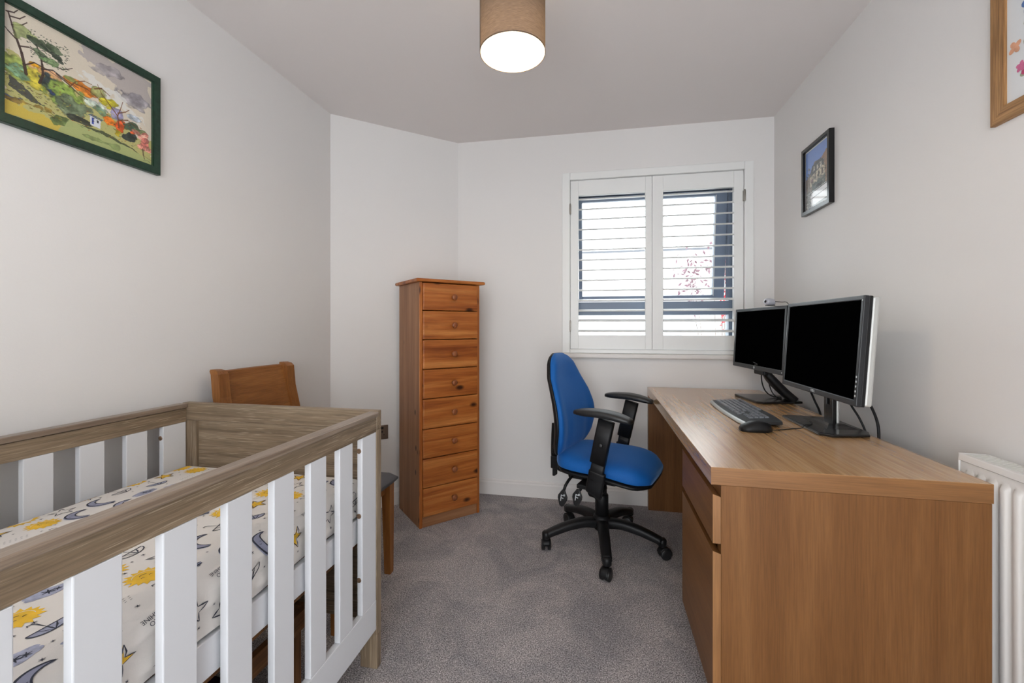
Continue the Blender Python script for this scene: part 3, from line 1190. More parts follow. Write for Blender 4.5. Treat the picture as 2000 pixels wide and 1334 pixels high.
def dbox(name, lo, hi, mat, bev=0.001, parent=dk):
    b = B()
    box(b, lo, hi, bev, mtx=DO)
    return obj(name, b, mat, parent)


TH = DT - 0.048
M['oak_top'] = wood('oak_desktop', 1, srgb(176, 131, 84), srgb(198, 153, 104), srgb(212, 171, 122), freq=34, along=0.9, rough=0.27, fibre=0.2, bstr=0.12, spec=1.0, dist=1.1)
_b = M['oak_top'].node_tree.nodes['Principled BSDF']
_b.inputs['Coat Weight'].default_value = 0.75
_b.inputs['Coat Roughness'].default_value = 0.27
_b.inputs['Coat IOR'].default_value = 1.6


def end_grain(o, mat, axis):
    """Edge banding: faces looking along the axis take their own veneer."""
    o.data.materials.append(mat)
    for p_ in o.data.polygons:
        if abs(p_.normal[axis]) > 0.9:
            p_.material_index = 1


dt_ = dbox('desktop', (DX0, DY0, TH), (DX1, DY1, DT), M['oak_top'], 0.0012)
end_grain(dt_, OK[0], 1)
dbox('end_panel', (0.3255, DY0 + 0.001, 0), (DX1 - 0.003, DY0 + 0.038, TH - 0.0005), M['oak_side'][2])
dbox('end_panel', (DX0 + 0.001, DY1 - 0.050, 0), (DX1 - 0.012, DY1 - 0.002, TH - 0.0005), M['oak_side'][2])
dbox('cabinet_side', (0.3255, 1.660, 0.06), (DX1 - 0.06, 1.678, TH - 0.0005), OK[2])
dbox('back_panel', (DX1 - 0.075, DY0 + 0.04, 0.25), (DX1 - 0.057, DY1 - 0.052, TH - 0.0005), OK[1])
dbox('plinth', (0.372, DY0 + 0.0385, 0.0), (0.390, 1.660, 0.12), OK[1])
dbox('front_strip', (0.3262, DY0 + 0.0385, 0.667), (0.340, 1.6595, TH - 0.0008), OK[1])


def front(name, za, zb):
    b = B()
    pts = [(0.3045, za), (0.325, za), (0.325, zb - 0.007), (0.3045, zb)]
    rings = [[Vector((p[0], yy, p[1])) for p in pts] for yy in (DY0 + 0.0015, 1.677)]
    loft(b, rings, mtx=DO, smooth=False)
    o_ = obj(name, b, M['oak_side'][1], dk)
    end_grain(o_, OK[2], 1)
    return o_


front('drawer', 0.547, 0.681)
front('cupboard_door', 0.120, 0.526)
dbox('drawer_box', (0.3262, DY0 + 0.0385, 0.55), (0.75, 1.6595, 0.655), M['brown_slat'][1])
dbox('cabinet_floor', (0.3262, DY0 + 0.0385, 0.122), (0.86, 1.6595, 0.140), OK[0])

# ------------------------------------------------------------ radiator
rad = thing('radiator', 'white panel radiator on the right wall behind the desk', 'radiator', (XR, 0.9, 0.15))
RO = Matrix.Translation((-XR, -0.9, -0.15))
ry0, ry1, rz0, rz1 = 0.30, 1.378, 0.15, 0.795
b = B()
# front sheet with rounded vertical flutes
xf = 0.962
prof_y = []
yy = ry0 + 0.03
rows_z = [rz0 + 0.006, rz0 + 0.045, rz0 + 0.058, rz1 - 0.052, rz1 - 0.041, rz1 - 0.032, rz1 - 0.02]
amp_z = [0, 0, 1, 1, 0, 0, 0]
ys = []
pitchr = 0.0337
npch = int((ry1 - ry0 - 0.02) / pitchr)
for k in range(npch):
    base_y = ry1 - 0.016 - (k + 1) * pitchr
    for q, h in ((0.0, 0.0), (0.10, 0.0), (0.22, 0.75), (0.34, 1), (0.62, 1), (0.74, 0.75), (0.86, 0.0)):
        ys.append((base_y + q * pitchr, h))
ys.sort()
ys = [(ry0 + 0.004, 0)] + [q for q in ys if q[0] > ry0 + 0.01] + [(ry1 - 0.004, 0)]
gv = []
for z, am in zip(rows_z, amp_z):
    gv.append([b.verts.new(RO @ Vector((xf - 0.0085 * am * h, y_, z))) for y_, h in ys])
for i in range(len(gv) - 1):
    for j in range(len(ys) - 1):
        f = b.faces.new((gv[i][j], gv[i][j + 1], gv[i + 1][j + 1], gv[i + 1][j])); f.smooth = True
box(b, (xf + 0.0003, ry0 + 0.004, rz0 + 0.006), (xf + 0.012, ry1 - 0.004, rz1 - 0.02), 0, mtx=RO)
obj('front_panel', b, M['radiator'], rad, autosmooth=40)
b = B()
box(b, (1.010, ry0 + 0.004, rz0 + 0.006), (1.020, ry1 - 0.004, rz1 - 0.02), 0, mtx=RO)
obj('rear_panel', b, M['radiator'], rad)
for ya, yb in ((ry0, ry0 + 0.003), (ry1 - 0.003, ry1)):
    b = B(); box(b, (xf - 0.004, ya, rz0 + 0.01), (1.024, yb, rz1), 0.001, mtx=RO)
    obj('side_cover', b, M['radiator'], rad)
b = B()
box(b, (xf - 0.005, ry0 + 0.003, rz1 - 0.018), (xf - 0.001, ry1 - 0.003, rz1), 0.0015, mtx=RO)
box(b, (1.020, ry0 + 0.003, rz1 - 0.010), (1.024, ry1 - 0.003, rz1), 0.001, mtx=RO)
box(b, (xf - 0.002, ry0 + 0.003, rz1 - 0.002), (xf + 0.006, ry1 - 0.003, rz1), 0.0006, mtx=RO)
yy = ry0 + 0.01
while yy < ry1 - 0.01:
    box(b, (xf + 0.005, yy, rz1 - 0.003), (1.021, yy + 0.0055, rz1 - 0.0005), 0, mtx=RO)
    yy += 0.0115
obj('top_grille', b, M['radiator'], rad)
b = B()
for ya in (ry0 + 0.15, ry1 - 0.18):
    box(b, (1.018, ya, rz0 + 0.05), (XR, ya + 0.03, rz1 - 0.08), 0, mtx=RO)
obj('wall_bracket', b, M['radiator'], rad)


# ------------------------------------------------------------ monitors
def slab_profile(bm, y0, y1, z0, z1, x0, x1, bev, mat=0, mtx=None):
    box(bm, (x0, y0, z0), (x1, y1, z1), bev, mat=mat, mtx=mtx)


def ring_frame(bm, y0, y1, z0, z1, w, wb, x0, x1, bev=0.002, mtx=None):
    """Bezel of four joined bars facing -X."""
    box(bm, (x0, y0, z0), (x1, y0 + w, z1), bev, mtx=mtx)
    box(bm, (x0, y1 - w, z0), (x1, y1, z1), bev, mtx=mtx)
    box(bm, (x0, y0 + w * 0.6, z1 - w), (x1, y1 - w * 0.6, z1), bev, mtx=mtx)
    box(bm, (x0, y0 + w * 0.6, z0), (x1, y1 - w * 0.6, z0 + wb), bev, mtx=mtx)


# near monitor (origin on the desk under the neck)
m2 = thing('monitor', 'nearer and larger flat monitor with a silver back, on the desk', 'monitor', (0.86, 1.829, DT), 0, None)
hwid, hgt = 0.279, 0.358
pan = Matrix.Translation((-0.057, 0, 0.126)) @ Matrix.Rotation(math.radians(4), 4, 'Y')
b = B(); ring_frame(b, -hwid, hwid, 0, hgt, 0.0155, 0.021, 0.0, 0.016, 0.003, pan)
bz = obj('bezel', b, M['bezel'], m2)
b = B(); box(b, (0.0035, -hwid + 0.0145, 0.019), (0.014, hwid - 0.0145, hgt - 0.0145), 0, mtx=pan)
obj('screen', b, M['screen'], m2)
b = B(); box(b, (0.0145, -hwid + 0.0005, 0.0005), (0.026, hwid - 0.0005, hgt - 0.0005), 0.002, mtx=pan)
obj('housing_edge', b, M['black'], m2)
b = B(); box(b, (0.0262, -hwid + 0.002, 0.002), (0.048, hwid - 0.002, hgt - 0.002), 0.006, mtx=pan)
box(b, (0.046, -0.15, 0.08), (0.062, 0.15, 0.28), 0.008, mtx=pan)
obj('rear_housing', b, M['silver'], m2)
# brand mark and buttons on the bezel
mt = pan @ Matrix.Translation((-0.0006, 0, 0.0105)) @ Matrix(((0, 0, -1, 0), (-1, 0, 0, 0), (0, 1, 0, 0), (0, 0, 0, 1)))
obj('logo', text_bm('DELL', 0.014, mt, 0.0004), M['mark'], bz)
for k in range(5):
    b = B(); zc = 0.030 + k * 0.0155
    box(b, (-0.0012, -hwid + 0.005, zc), (0.0005, -hwid + 0.010, zc + 0.0065), 0.0004, mtx=pan)
    obj('button', b, M['mark'], bz)
b = B(); box(b, (-0.0010, -hwid + 0.005, hgt - 0.018), (0.0005, -hwid + 0.009, hgt - 0.013), 0, mtx=pan)
obj('sensor', b, M['mark'], bz)
# neck with cable hole, silver spine
nk = B()
for (ya, yb, za, zb) in ((-0.031, -0.011, 0.012, 0.25), (0.011, 0.031, 0.012, 0.25), (-0.011, 0.011, 0.012, 0.086), (-0.011, 0.011, 0.120, 0.25)):
    box(nk, (-0.004, ya, za), (0.010, yb, zb), 0.001)
neck = obj('neck', nk, M['black_gloss'], m2)
b = B(); box(b, (0.0105, -0.026, 0.012), (0.024, 0.026, 0.25), 0.006)
obj('neck_spine', b, M['silver'], m2)
b = B()
prism(b, [(-0.105, -0.150), (-0.108, 0.142), (-0.090, 0.155), (0.062, 0.135), (0.072, 0.11), (0.072, -0.11), (0.050, -0.158), (-0.070, -0.181)][::-1], 0.002, 0.012, 0.004)
prism(b, [(-0.100, -0.145), (-0.103, 0.137), (0.06, 0.125), (0.06, -0.14), (-0.068, -0.172)][::-1], 0.0, 0.003)
rings = []
for z, k in ((0.011, 1.0), (0.017, 0.62), (0.022, 0.42)):
    rings.append([Vector((0.004 + 0.06 * k * cx_, 0.10 * k * cy_, z)) for cx_, cy_ in ((-1, -1), (1, -1), (1, 1), (-1, 1))])
loft(b, rings, smooth=False)
obj('base', b, M['black_gloss'], m2)

# far monitor
m1 = thing('monitor', 'farther black monitor with a webcam on top, by the window', 'monitor', (0.865, 2.385, DT), math.radians(7.0), None)
hwid, hgt = 0.258, 0.318
pan = Matrix.Translation((-0.085, 0, 0.160)) @ Matrix.Rotation(math.radians(3), 4, 'Y')
b = B(); ring_frame(b, -hwid, hwid, 0, hgt, 0.015, 0.022, 0.0, 0.015, 0.002, pan)
bz = obj('bezel', b, M['bezel'], m1)
b = B(); box(b, (0.003, -hwid + 0.014, 0.020), (0.014, hwid - 0.014, hgt - 0.014), 0, mtx=pan)
obj('screen', b, M['screen'], m1)
b = B(); box(b, (0.0155, -hwid + 0.001, 0.001), (0.038, hwid - 0.001, hgt - 0.001), 0.006, mtx=pan)
box(b, (0.036, -0.14, 0.04), (0.058, 0.14, 0.26), 0.01, mtx=pan)
obj('rear_housing', b, M['black'], m1)
b = B()
mt = pan @ Matrix.Translation((-0.0002, 0.012, 0.0115)) @ Matrix.Rotation(-PI / 2, 4, 'Y')
lathe(b, [(0.0068, -0.0002), (0.0068, 0.0006), (0.0050, 0.0006), (0.0050, -0.0002)], 24, mtx=mt)
mt2 = pan @ Matrix.Translation((-0.0006, 0.012, 0.0115)) @ Matrix(((0, 0, -1, 0), (-1, 0, 0, 0), (0, 1, 0, 0), (0, 0, 0, 1)))
text_bm('hp', 0.010, mt2, 0.0003, bm=b)
obj('logo', b, M['mark'], bz)
b = B(); box(b, (-0.0010, -hwid + 0.010, 0.008), (0.0003, -hwid + 0.014, 0.014), 0, mtx=pan)
obj('power_light', b, M['mark'], bz)
b = B()
arm = smooth_path([(-0.036, 0.008, 0.200), (-0.034, 0.008, 0.165), (-0.012, 0.0, 0.12), (0.04, -0.01, 0.06), (0.088, -0.02, 0.014)], 6)
tube(b, arm, [(0.052, 0.020)] * len(arm), 14, squareness=0.5)
box(b, (-0.064, -0.045, 0.135), (-0.020, 0.060, 0.178), 0.006)
obj('neck', b, M['black'], m1)
b = B()
prism(b, [(-0.115, 0.165), (-0.09, 0.175), (0.085, 0.165), (0.112, 0.13), (0.112, -0.06), (-0.085, -0.095), (-0.112, -0.07)][::-1], 0.0, 0.012, 0.003)
obj('base', b, M['black_gloss'], m1)

# webcam perched on the far monitor
wc = thing('webcam', 'small silver webcam clipped on top of the far monitor', 'webcam', (0.80, 2.235, 1.2355))
b = B()
mt = Matrix.Translation((-0.002, 0.0, 0.018)) @ Matrix.Rotation(math.radians(-83), 4, 'Y') @ Matrix.Rotation(math.radians(20), 4, 'X')
lathe(b, [(0.010, -0.025), (0.0155, -0.018), (0.0175, -0.004), (0.017, 0.012), (0.0135, 0.020), (0.008, 0.021)], 24, mtx=mt)
obj('camera_body', b, M['webcam'], wc)
b = B()
lathe(b, [(0.0065, 0.0212), (0.0065, 0.0228), (0.004, 0.0235)], 20, mtx=mt)
obj('lens', b, M['black_gloss'], wc)
b = B(); box(b, (-0.016, -0.016, 0.0), (0.018, 0.016, 0.0035), 0.001); 
obj('clip', b, M['black'], wc)
b = B()
tube(b, smooth_path([(0.018, -0.004, 0.020), (0.04, -0.025, 0.016), (0.05, -0.06, 0.012), (0.052, -0.10, -0.02)], 6), 0.0016, 6)
obj('webcam_cable', b, M['black'], wc)

# ------------------------------------------------------------ keyboard
kb = thing('keyboard', 'black slim computer keyboard with a silver front edge on the desk', 'keyboard', (0.612, 2.027, DT), math.radians(0))
# local: x depth (left/front edge is -x), y along length
KL, KD = 0.255, 0.080
TILT = Matrix.Rotation(math.radians(-4.0), 4, 'Y')
b = B()


def kb_out(k=0):
    P = []
    for i in range(13):
        v = i / 12
        yv = -KL + 2 * KL * v
        P.append((-KD + 0.012 * (2 * v - 1) ** 2 + k, yv))
    for i in range(13):
        v = 1 - i / 12
        yv = -KL + 2 * KL * v
        P.append((KD - 0.012 * (2 * v - 1) ** 4, yv * 0.985))
    return P


KT = Matrix.Translation((0, 0, 0.0062)) @ TILT
prism(b, kb_out(0.012)[::-1], 0.0, 0.012, 0.002, mtx=KT)
for sy in (-1, 1):
    box(b, (KD - 0.02, sy * 0.2 - 0.012, -0.0062), (KD - 0.008, sy * 0.2 + 0.012, 0.008), 0.001)
obj('body', b, M['kb_body'], kb)
b = B()
rings = []
for i in range(17):
    v = i / 16
    yv = -KL + 0.002 + (2 * KL - 0.004) * v
    x0 = -KD + 0.012 * (2 * v - 1) ** 2
    rings.append([Vector((x0, yv, 0.001)), Vector((x0 + 0.0115, yv, 0.001)), Vector((x0 + 0.0115, yv, 0.0125)), Vector((x0 + 0.004, yv, 0.010)), Vector((x0, yv, 0.005))])
loft(b, rings, mtx=KT, smooth=False)
obj('palm_edge', b, M['kb_edge'], kb)


def key(x, yv, w, d=0.0155):
    b = B()
    rings = []
    for z, k in ((0.0118, 1.0), (0.0168, 0.84)):
        rings.append([Vector((x + cx_ * d / 2 * k, yv + cy_ * w / 2 * k, z)) for cx_, cy_ in ((-1, -1), (1, -1), (1, 1), (-1, 1))])
    loft(b, rings, mtx=KT, smooth=False)
    obj('key', b, M['key'], kb)


U = 0.0188
# left end of the typing area is at the far end (+y)
layout = [
    (0.064, [1, None, 1, 1, 1, 1, None, 1, 1, 1, 1, None, 1, 1, 1, 1]),
    (0.040, [1] * 13 + [2]),
    (0.021, [1.5] + [1] * 12 + [1.5]),
    (0.002, [1.75] + [1] * 11 + [2.25]),
    (-0.017, [2.25] + [1] * 10 + [2.75]),
    (-0.036, [1.25, 1.25, 1.25, 6.25, 1.25, 1.25, 1.25, 1.25]),
]
for x, ws in layout:
    yv = KL - 0.012
    for w in ws:
        if w is None:
            yv -= 0.5 * U
            continue
        key(x, yv - w * U / 2, w * U - 0.0038)
        yv -= w * U
for x in (0.040, 0.021):
    for k in range(3):
        key(x, KL - 0.012 - (15.3 + k + 0.5) * U, U - 0.0038)
for x, k in ((-0.036, 0), (-0.036, 1), (-0.036, 2), (-0.017, 1)):
    key(x, KL - 0.012 - (15.3 + k + 0.5) * U, U - 0.0038)
for x in (0.040, 0.021, 0.002, -0.017):
    for k in range(4):
        key(x, KL - 0.012 - (18.6 + k + 0.5) * U, U - 0.0038)

# mouse with its cable
ms = thing('computer_mouse', 'small black wired mouse beside the keyboard', 'mouse', (0.562, 1.702, DT), math.radians(2))
b = B()
rings = []
for i in range(15):
    v = i / 14
    x = -0.054 + 0.108 * v
    w = 0.031 * (1 - abs(2 * v - 0.9) ** 3.2 * 0.55)
    h = 0.0415 * (math.sin(PI * min(1, (v + 0.10) * 0.72)) ** 0.8) * (1 - 0.18 * v)
    if i == 0: w, h = 0.014, 0.012
    if i == 1: w, h = 0.024, 0.022
    if i == 14: w *= 0.85; h = 0.012
    ring = []
    for j in range(20):
        a = 2 * PI * j / 20
        ca, sa = math.cos(a), math.sin(a)
        zz = h * (max(0, sa) ** 0.8) if sa > 0 else 0.0
        ring.append(Vector((x, w * math.copysign(abs(ca) ** 0.8, ca), 0.0015 + zz + (0.0 if sa > 0 else -0.0015 * abs(sa)))))
    rings.append(ring)
loft(b, rings)
obj('mouse_body', b, M['black'], ms)
b = B()
mt = Matrix.Translation((0.036, 0, 0.0205)) @ Matrix.Rotation(PI / 2, 4, 'X')
lathe(b, [(0.006, -0.0035), (0.0075, -0.002), (0.0075, 0.002), (0.006, 0.0035)], 16, mtx=mt)
obj('scroll_wheel', b, M['black_soft'], ms)
b = B()
tube(b, smooth_path([(0.053, 0, 0.006), (0.075, 0.015, 0.003), (0.11, 0.035, 0.002), (0.150, 0.055, 0.002), (0.182, 0.062, 0.004), (0.194, 0.066, 0.0145),
                     (0.215, 0.075, 0.0143), (0.240, 0.110, 0.0143), (0.258, 0.165, 0.0143), (0.29, 0.20, 0.0143)], 6), 0.0017, 8)
obj('mouse_cable', b, M['black'], ms)


def cable(label, pts, r, mat=M['black']):
    b = B()
    tube(b, smooth_path(pts, 8), r, 10)
    o = obj('cable', b, mat)
    tag(o, label, 'cable')
    return o


cable('two-pin power cable hanging below the far monitor onto the desk', [(0.86, 2.50, 0.93), (0.85, 2.49, 0.86), (0.86, 2.47, 0.80), (0.885, 2.44, 0.7735), (0.92, 2.42, 0.7725)], 0.0032)
cable('thin video cable beside the neck of the far monitor', [(0.87, 2.455, 0.92), (0.868, 2.44, 0.85), (0.875, 2.42, 0.800), (0.895, 2.40, 0.7715), (0.91, 2.39, 0.7705)], 0.0028)
cable('thick black cable between the monitors dropping behind the desk', [(0.945, 2.27, 0.95), (0.955, 2.235, 0.88), (0.965, 2.18, 0.80), (0.972, 2.14, 0.74), (0.975, 2.11, 0.62)], 0.0045)
cable('thin wavy black wire hanging on the wall between the monitors', [(0.985, 2.07, 0.92), (0.99, 2.055, 0.86), (0.985, 2.05, 0.81), (0.99, 2.045, 0.76), (0.985, 2.04, 0.65)], 0.0022)
cable('thick black cable looping down from the silver-backed monitor', [(0.935, 1.835, 0.93), (0.955, 1.805, 0.895), (0.965, 1.765, 0.845), (0.968, 1.735, 0.79), (0.966, 1.725, 0.72), (0.968, 1.72, 0.60)], 0.0046)
cable('black cable close behind the silver monitor neck', [(0.925, 1.87, 0.90), (0.94, 1.845, 0.84), (0.955, 1.815, 0.79), (0.968, 1.80, 0.73), (0.97, 1.795, 0.62)], 0.0038)

# ------------------------------------------------------------ office chair
OCX, OCY = 0.015, 2.26
oc = thing('office_chair', 'blue fabric office swivel chair with black armrests at the desk', 'office chair', (OCX, OCY, 0), math.radians(-20))
BK = M['black']
# five-star base
star0 = math.radians(-14 + 20)
bh = B()
lathe(bh, [(0.036, 0.085), (0.046, 0.10), (0.048, 0.135), (0.040, 0.158), (0.034, 0.162)], 32)
hub = obj('base_hub', bh, BK, oc)
for k in range(5):
    a = star0 + k * 2 * PI / 5
    rm = Matrix.Rotation(a, 4, 'Z')
    b = B()
    path = smooth_path([(0.030, 0, 0.122), (0.10, 0, 0.128), (0.18, 0, 0.117), (0.25, 0, 0.098), (0.295, 0, 0.083)], 4)
    n_ = len(path)
    rad_ = [(0.029 - 0.006 * (i / n_), 0.025 - 0.008 * (i / n_)) for i in range(n_)]
    tube(b, path, rad_, 14, mtx=rm, squareness=0.35)
    lathe(b, [(0.017, 0.062), (0.021, 0.066), (0.021, 0.092), (0.014, 0.100)], 16, mtx=rm @ Matrix.Translation((0.298, 0, 0)))
    arm_o = obj('base_arm', b, BK, oc)
    # caster
    b = B()
    ca_ = rm @ Matrix.Translation((0.298, 0, 0.0)) @ Matrix.Rotation(k * 1.3 + 0.6, 4, 'Z')
    lathe(b, [(0.006, 0.045), (0.006, 0.066)], 10, mtx=ca_)
    # hood
    hood = []
    for i in range(9):
        th = math.radians(-15 + 190 * i / 8)
        hood.append([Vector((0.012 + 0.031 * math.cos(th), yv, 0.028 + 0.031 * math.sin(th))) for yv in (-0.019, -0.012, 0.012, 0.019)]
                    + [Vector((0.012 + 0.024 * math.cos(th), yv, 0.028 + 0.024 * math.sin(th))) for yv in (0.019, -0.019)])
    loft(b, hood, mtx=ca_)
    cs = obj('caster', b, BK, oc)
    for sy in (-1, 1):
        b = B()
        mt = ca_ @ Matrix.Translation((0.012, sy * 0.0155, 0.0265)) @ Matrix.Rotation(PI / 2, 4, 'X')
        lathe(b, [(0.010, -0.0085), (0.023, -0.0085), (0.0264, -0.006), (0.0264, 0.006), (0.023, 0.0085), (0.010, 0.0085)], 24, mtx=mt)
        obj('caster_wheel', b, M['black_soft'], cs)
b = B()
lathe(b, [(0.034, 0.160), (0.034, 0.262), (0.031, 0.268)], 28)
obj('column_cover', b, BK, oc)
b = B()
lathe(b, [(0.0255, 0.262), (0.0255, 0.345), (0.022, 0.350)], 24)
obj('gas_lift', b, BK, oc)
b = B()
box(b, (-0.16, -0.075, 0.342), (0.10, 0.075, 0.388), 0.012)
box(b, (-0.04, -0.24, 0.366), (0.04, 0.24, 0.386), 0.004)
obj('mechanism', b, BK, oc)


def seat_row(v):
    """v 0 rear .. 1 front -> x, half width, top z, bottom z"""
    x = -0.205 + 0.485 * v
    hw = 0.222 * (1 - abs(2 * v - 1.06) ** 4.0 * 0.30)
    top = 0.500 - 0.012 * math.sin(PI * v) * 0.6 + 0.004
    bot = 0.418
    if v > 0.62:
        k = (v - 0.62) / 0.38
        top -= 0.048 * k ** 2.4
        bot -= 0.026 * k
    return x, hw, top, bot


def seat_mesh(topmode):
    rings = []
    N = 22
    for i in range(N + 1):
        v = i / N
        x, hw, top, bot = seat_row(v)
        e = math.sin(PI * min(max(v, 0.0), 1.0))
        endk = min(1.0, (0.02 + min(v, 1 - v)) / 0.13) ** 0.42
        hw *= 0.62 + 0.38 * endk
        if topmode:
            zc = bot + 0.022
            ztop = zc + (top - zc) * (0.35 + 0.65 * endk)
            zlow = zc - 0.014
            ring = []
            for j in range(32):
                a = 2 * PI * j / 32
                ca, sa = math.cos(a), math.sin(a)
                yy = hw * math.copysign(abs(ca) ** 0.62, ca)
                zz = math.copysign(abs(sa) ** 0.62, sa)
                if sa >= 0:
                    zval = zc + (ztop - zc) * zz
                    zval += 0.008 * endk * (abs(yy) / hw) ** 2 * (1 if sa > 0.2 else sa * 5) * (1 - (abs(yy) / hw) ** 8)
                else:
                    zval = zc + (zc - zlow) * zz
                ring.append(Vector((x, yy, zval)))
        else:
            ztop, zlow = bot + 0.014, bot - 0.016 * endk - 0.004
            hw2 = hw - 0.004
            ring = []
            for j in range(32):
                a = 2 * PI * j / 32
                ca, sa = math.cos(a), math.sin(a)
                yy = hw2 * math.copysign(abs(ca) ** 0.5, ca) * (1 if sa >= 0 else 1 - 0.10 * abs(sa))
                zz = math.copysign(abs(sa) ** 0.6, sa)
                ring.append(Vector((x - (0.004 if v > 0.9 else 0) + (0.004 if v < 0.1 else 0), yy, (ztop + zlow) / 2 + (ztop - zlow) / 2 * zz)))
        rings.append(ring)
    return rings


b = B(); loft(b, seat_mesh(True))
obj('seat', b, M['blue'], oc)
b = B(); loft(b, seat_mesh(False))
obj('seat_pan', b, BK, oc)

# backrest: outline half width and fore-aft curve by height


def back_row(v):
    z = 0.470 + 0.520 * v
    # half width
    pts = [(0, 0.135), (0.05, 0.168), (0.15, 0.205), (0.32, 0.226), (0.45, 0.224), (0.6, 0.206), (0.78, 0.168), (0.9, 0.130), (0.96, 0.098), (1.0, 0.045)]
    for i in range(len(pts) - 1):
        if pts[i][0] <= v <= pts[i + 1][0]:
            t = (v - pts[i][0]) / (pts[i + 1][0] - pts[i][0])
            hw = pts[i][1] + (pts[i + 1][1] - pts[i][1]) * t
            break
    xc = -0.205 + 0.028 * math.sin(PI * min(1, v * 1.25 + 0.05)) - 0.075 * max(0, v - 0.25) ** 1.5
    return z, hw, xc


def back_mesh(front):
    rings = []
    N = 30
    for i in range(N + 1):
        v = i / N
        z, hw, xc = back_row(v)
        endk = min(1.0, (0.012 + min(v, 1 - v)) / 0.10) ** 0.45
        ring = []
        for j in range(40):
            a = 2 * PI * j / 40
            ca, sa = math.cos(a), math.sin(a)
            if front:
                yy = hw * math.copysign(abs(ca) ** 0.75, ca)
                q = abs(yy) / hw
                wrap = 0.042 * (abs(yy) / 0.22) ** 2          # wings curve forward
                th = 0.036 * endk
                # a stitched seam arcs round the lumbar pad
                seam_y = 0.125 * (1 - 0.9 * max(0, (v - 0.30)) ** 1.1) if v > 0.12 else 0.125 - (0.12 - v) * 0.3
                g = 0.006 * math.exp(-((abs(yy) - seam_y) / 0.010) ** 2) * (1 if 0.1 < v < 0.62 else 0)
                pad = 0.012 * (1 if v < 0.5 else max(0, 1 - (v - 0.5) * 4)) * (1 - min(1, q * 1.5) ** 3)
                if sa >= 0:
                    x = xc + wrap + (th + pad) * abs(sa) ** 0.55 - g * (sa > 0.1)
                else:
                    x = xc + wrap - 0.010 * endk * abs(sa) ** 0.6
            else:
                yy = (hw + 0.001) * math.copysign(abs(ca) ** 0.6, ca)
                wrap = 0.042 * (abs(yy) / 0.22) ** 2
                if sa >= 0:
                    x = xc + wrap - 0.006
                else:
                    x = xc + wrap * (1 - 0.4 * abs(sa)) - 0.008 - (0.022 + (0.03 if v < 0.35 else max(0, 0.03 * (1 - (v - 0.35) * 6))) * max(0, 1 - abs(ca) * 1.6)) * endk * abs(sa) ** 0.6
            ring.append(Vector((x, yy, z)))
        rings.append(ring)
    return rings


lean = Matrix.Translation((0, 0, 0)) @ Matrix.Rotation(0, 4, 'Y')
b = B(); loft(b, back_mesh(True), mtx=lean)
obj('backrest', b, M['blue'], oc)
b = B(); loft(b, back_mesh(False), mtx=lean)
obj('backrest_shell', b, BK, oc)
# back support bar with bellows and knob
b = B()
tube(b, smooth_path([(-0.14, 0, 0.372), (-0.20, 0, 0.366), (-0.245, 0, 0.375), (-0.262, 0, 0.42), (-0.262, 0, 0.52), (-0.258, 0, 0.60)], 5), [(0.028, 0.009)] * 26, 12, squareness=0.5, up=(0, 1, 0.01))
box(b, (-0.280, -0.035, 0.36), (-0.232, 0.035, 0.43), 0.006)
box(b, (-0.276, -0.02, 0.315), (-0.262, 0.02, 0.362), 0.004)
for k in range(5):
    lathe(b, [(0.020, 0.436 + 0.009 * k), (0.026, 0.4405 + 0.009 * k), (0.020, 0.445 + 0.009 * k)], 20, mtx=Matrix.Translation((-0.258, 0, 0)))
obj('back_support', b, BK, oc)
b = B()
lathe(b, [(0.006, 0.0), (0.006, 0.006), (0.004, 0.007)], 14, mtx=Matrix.Translation((-0.215, -0.04, 0.385)) @ Matrix.Rotation(PI / 2, 4, 'X'))
obj('back_bolt', b, M['chrome'], oc)


ARM_X = 0.042


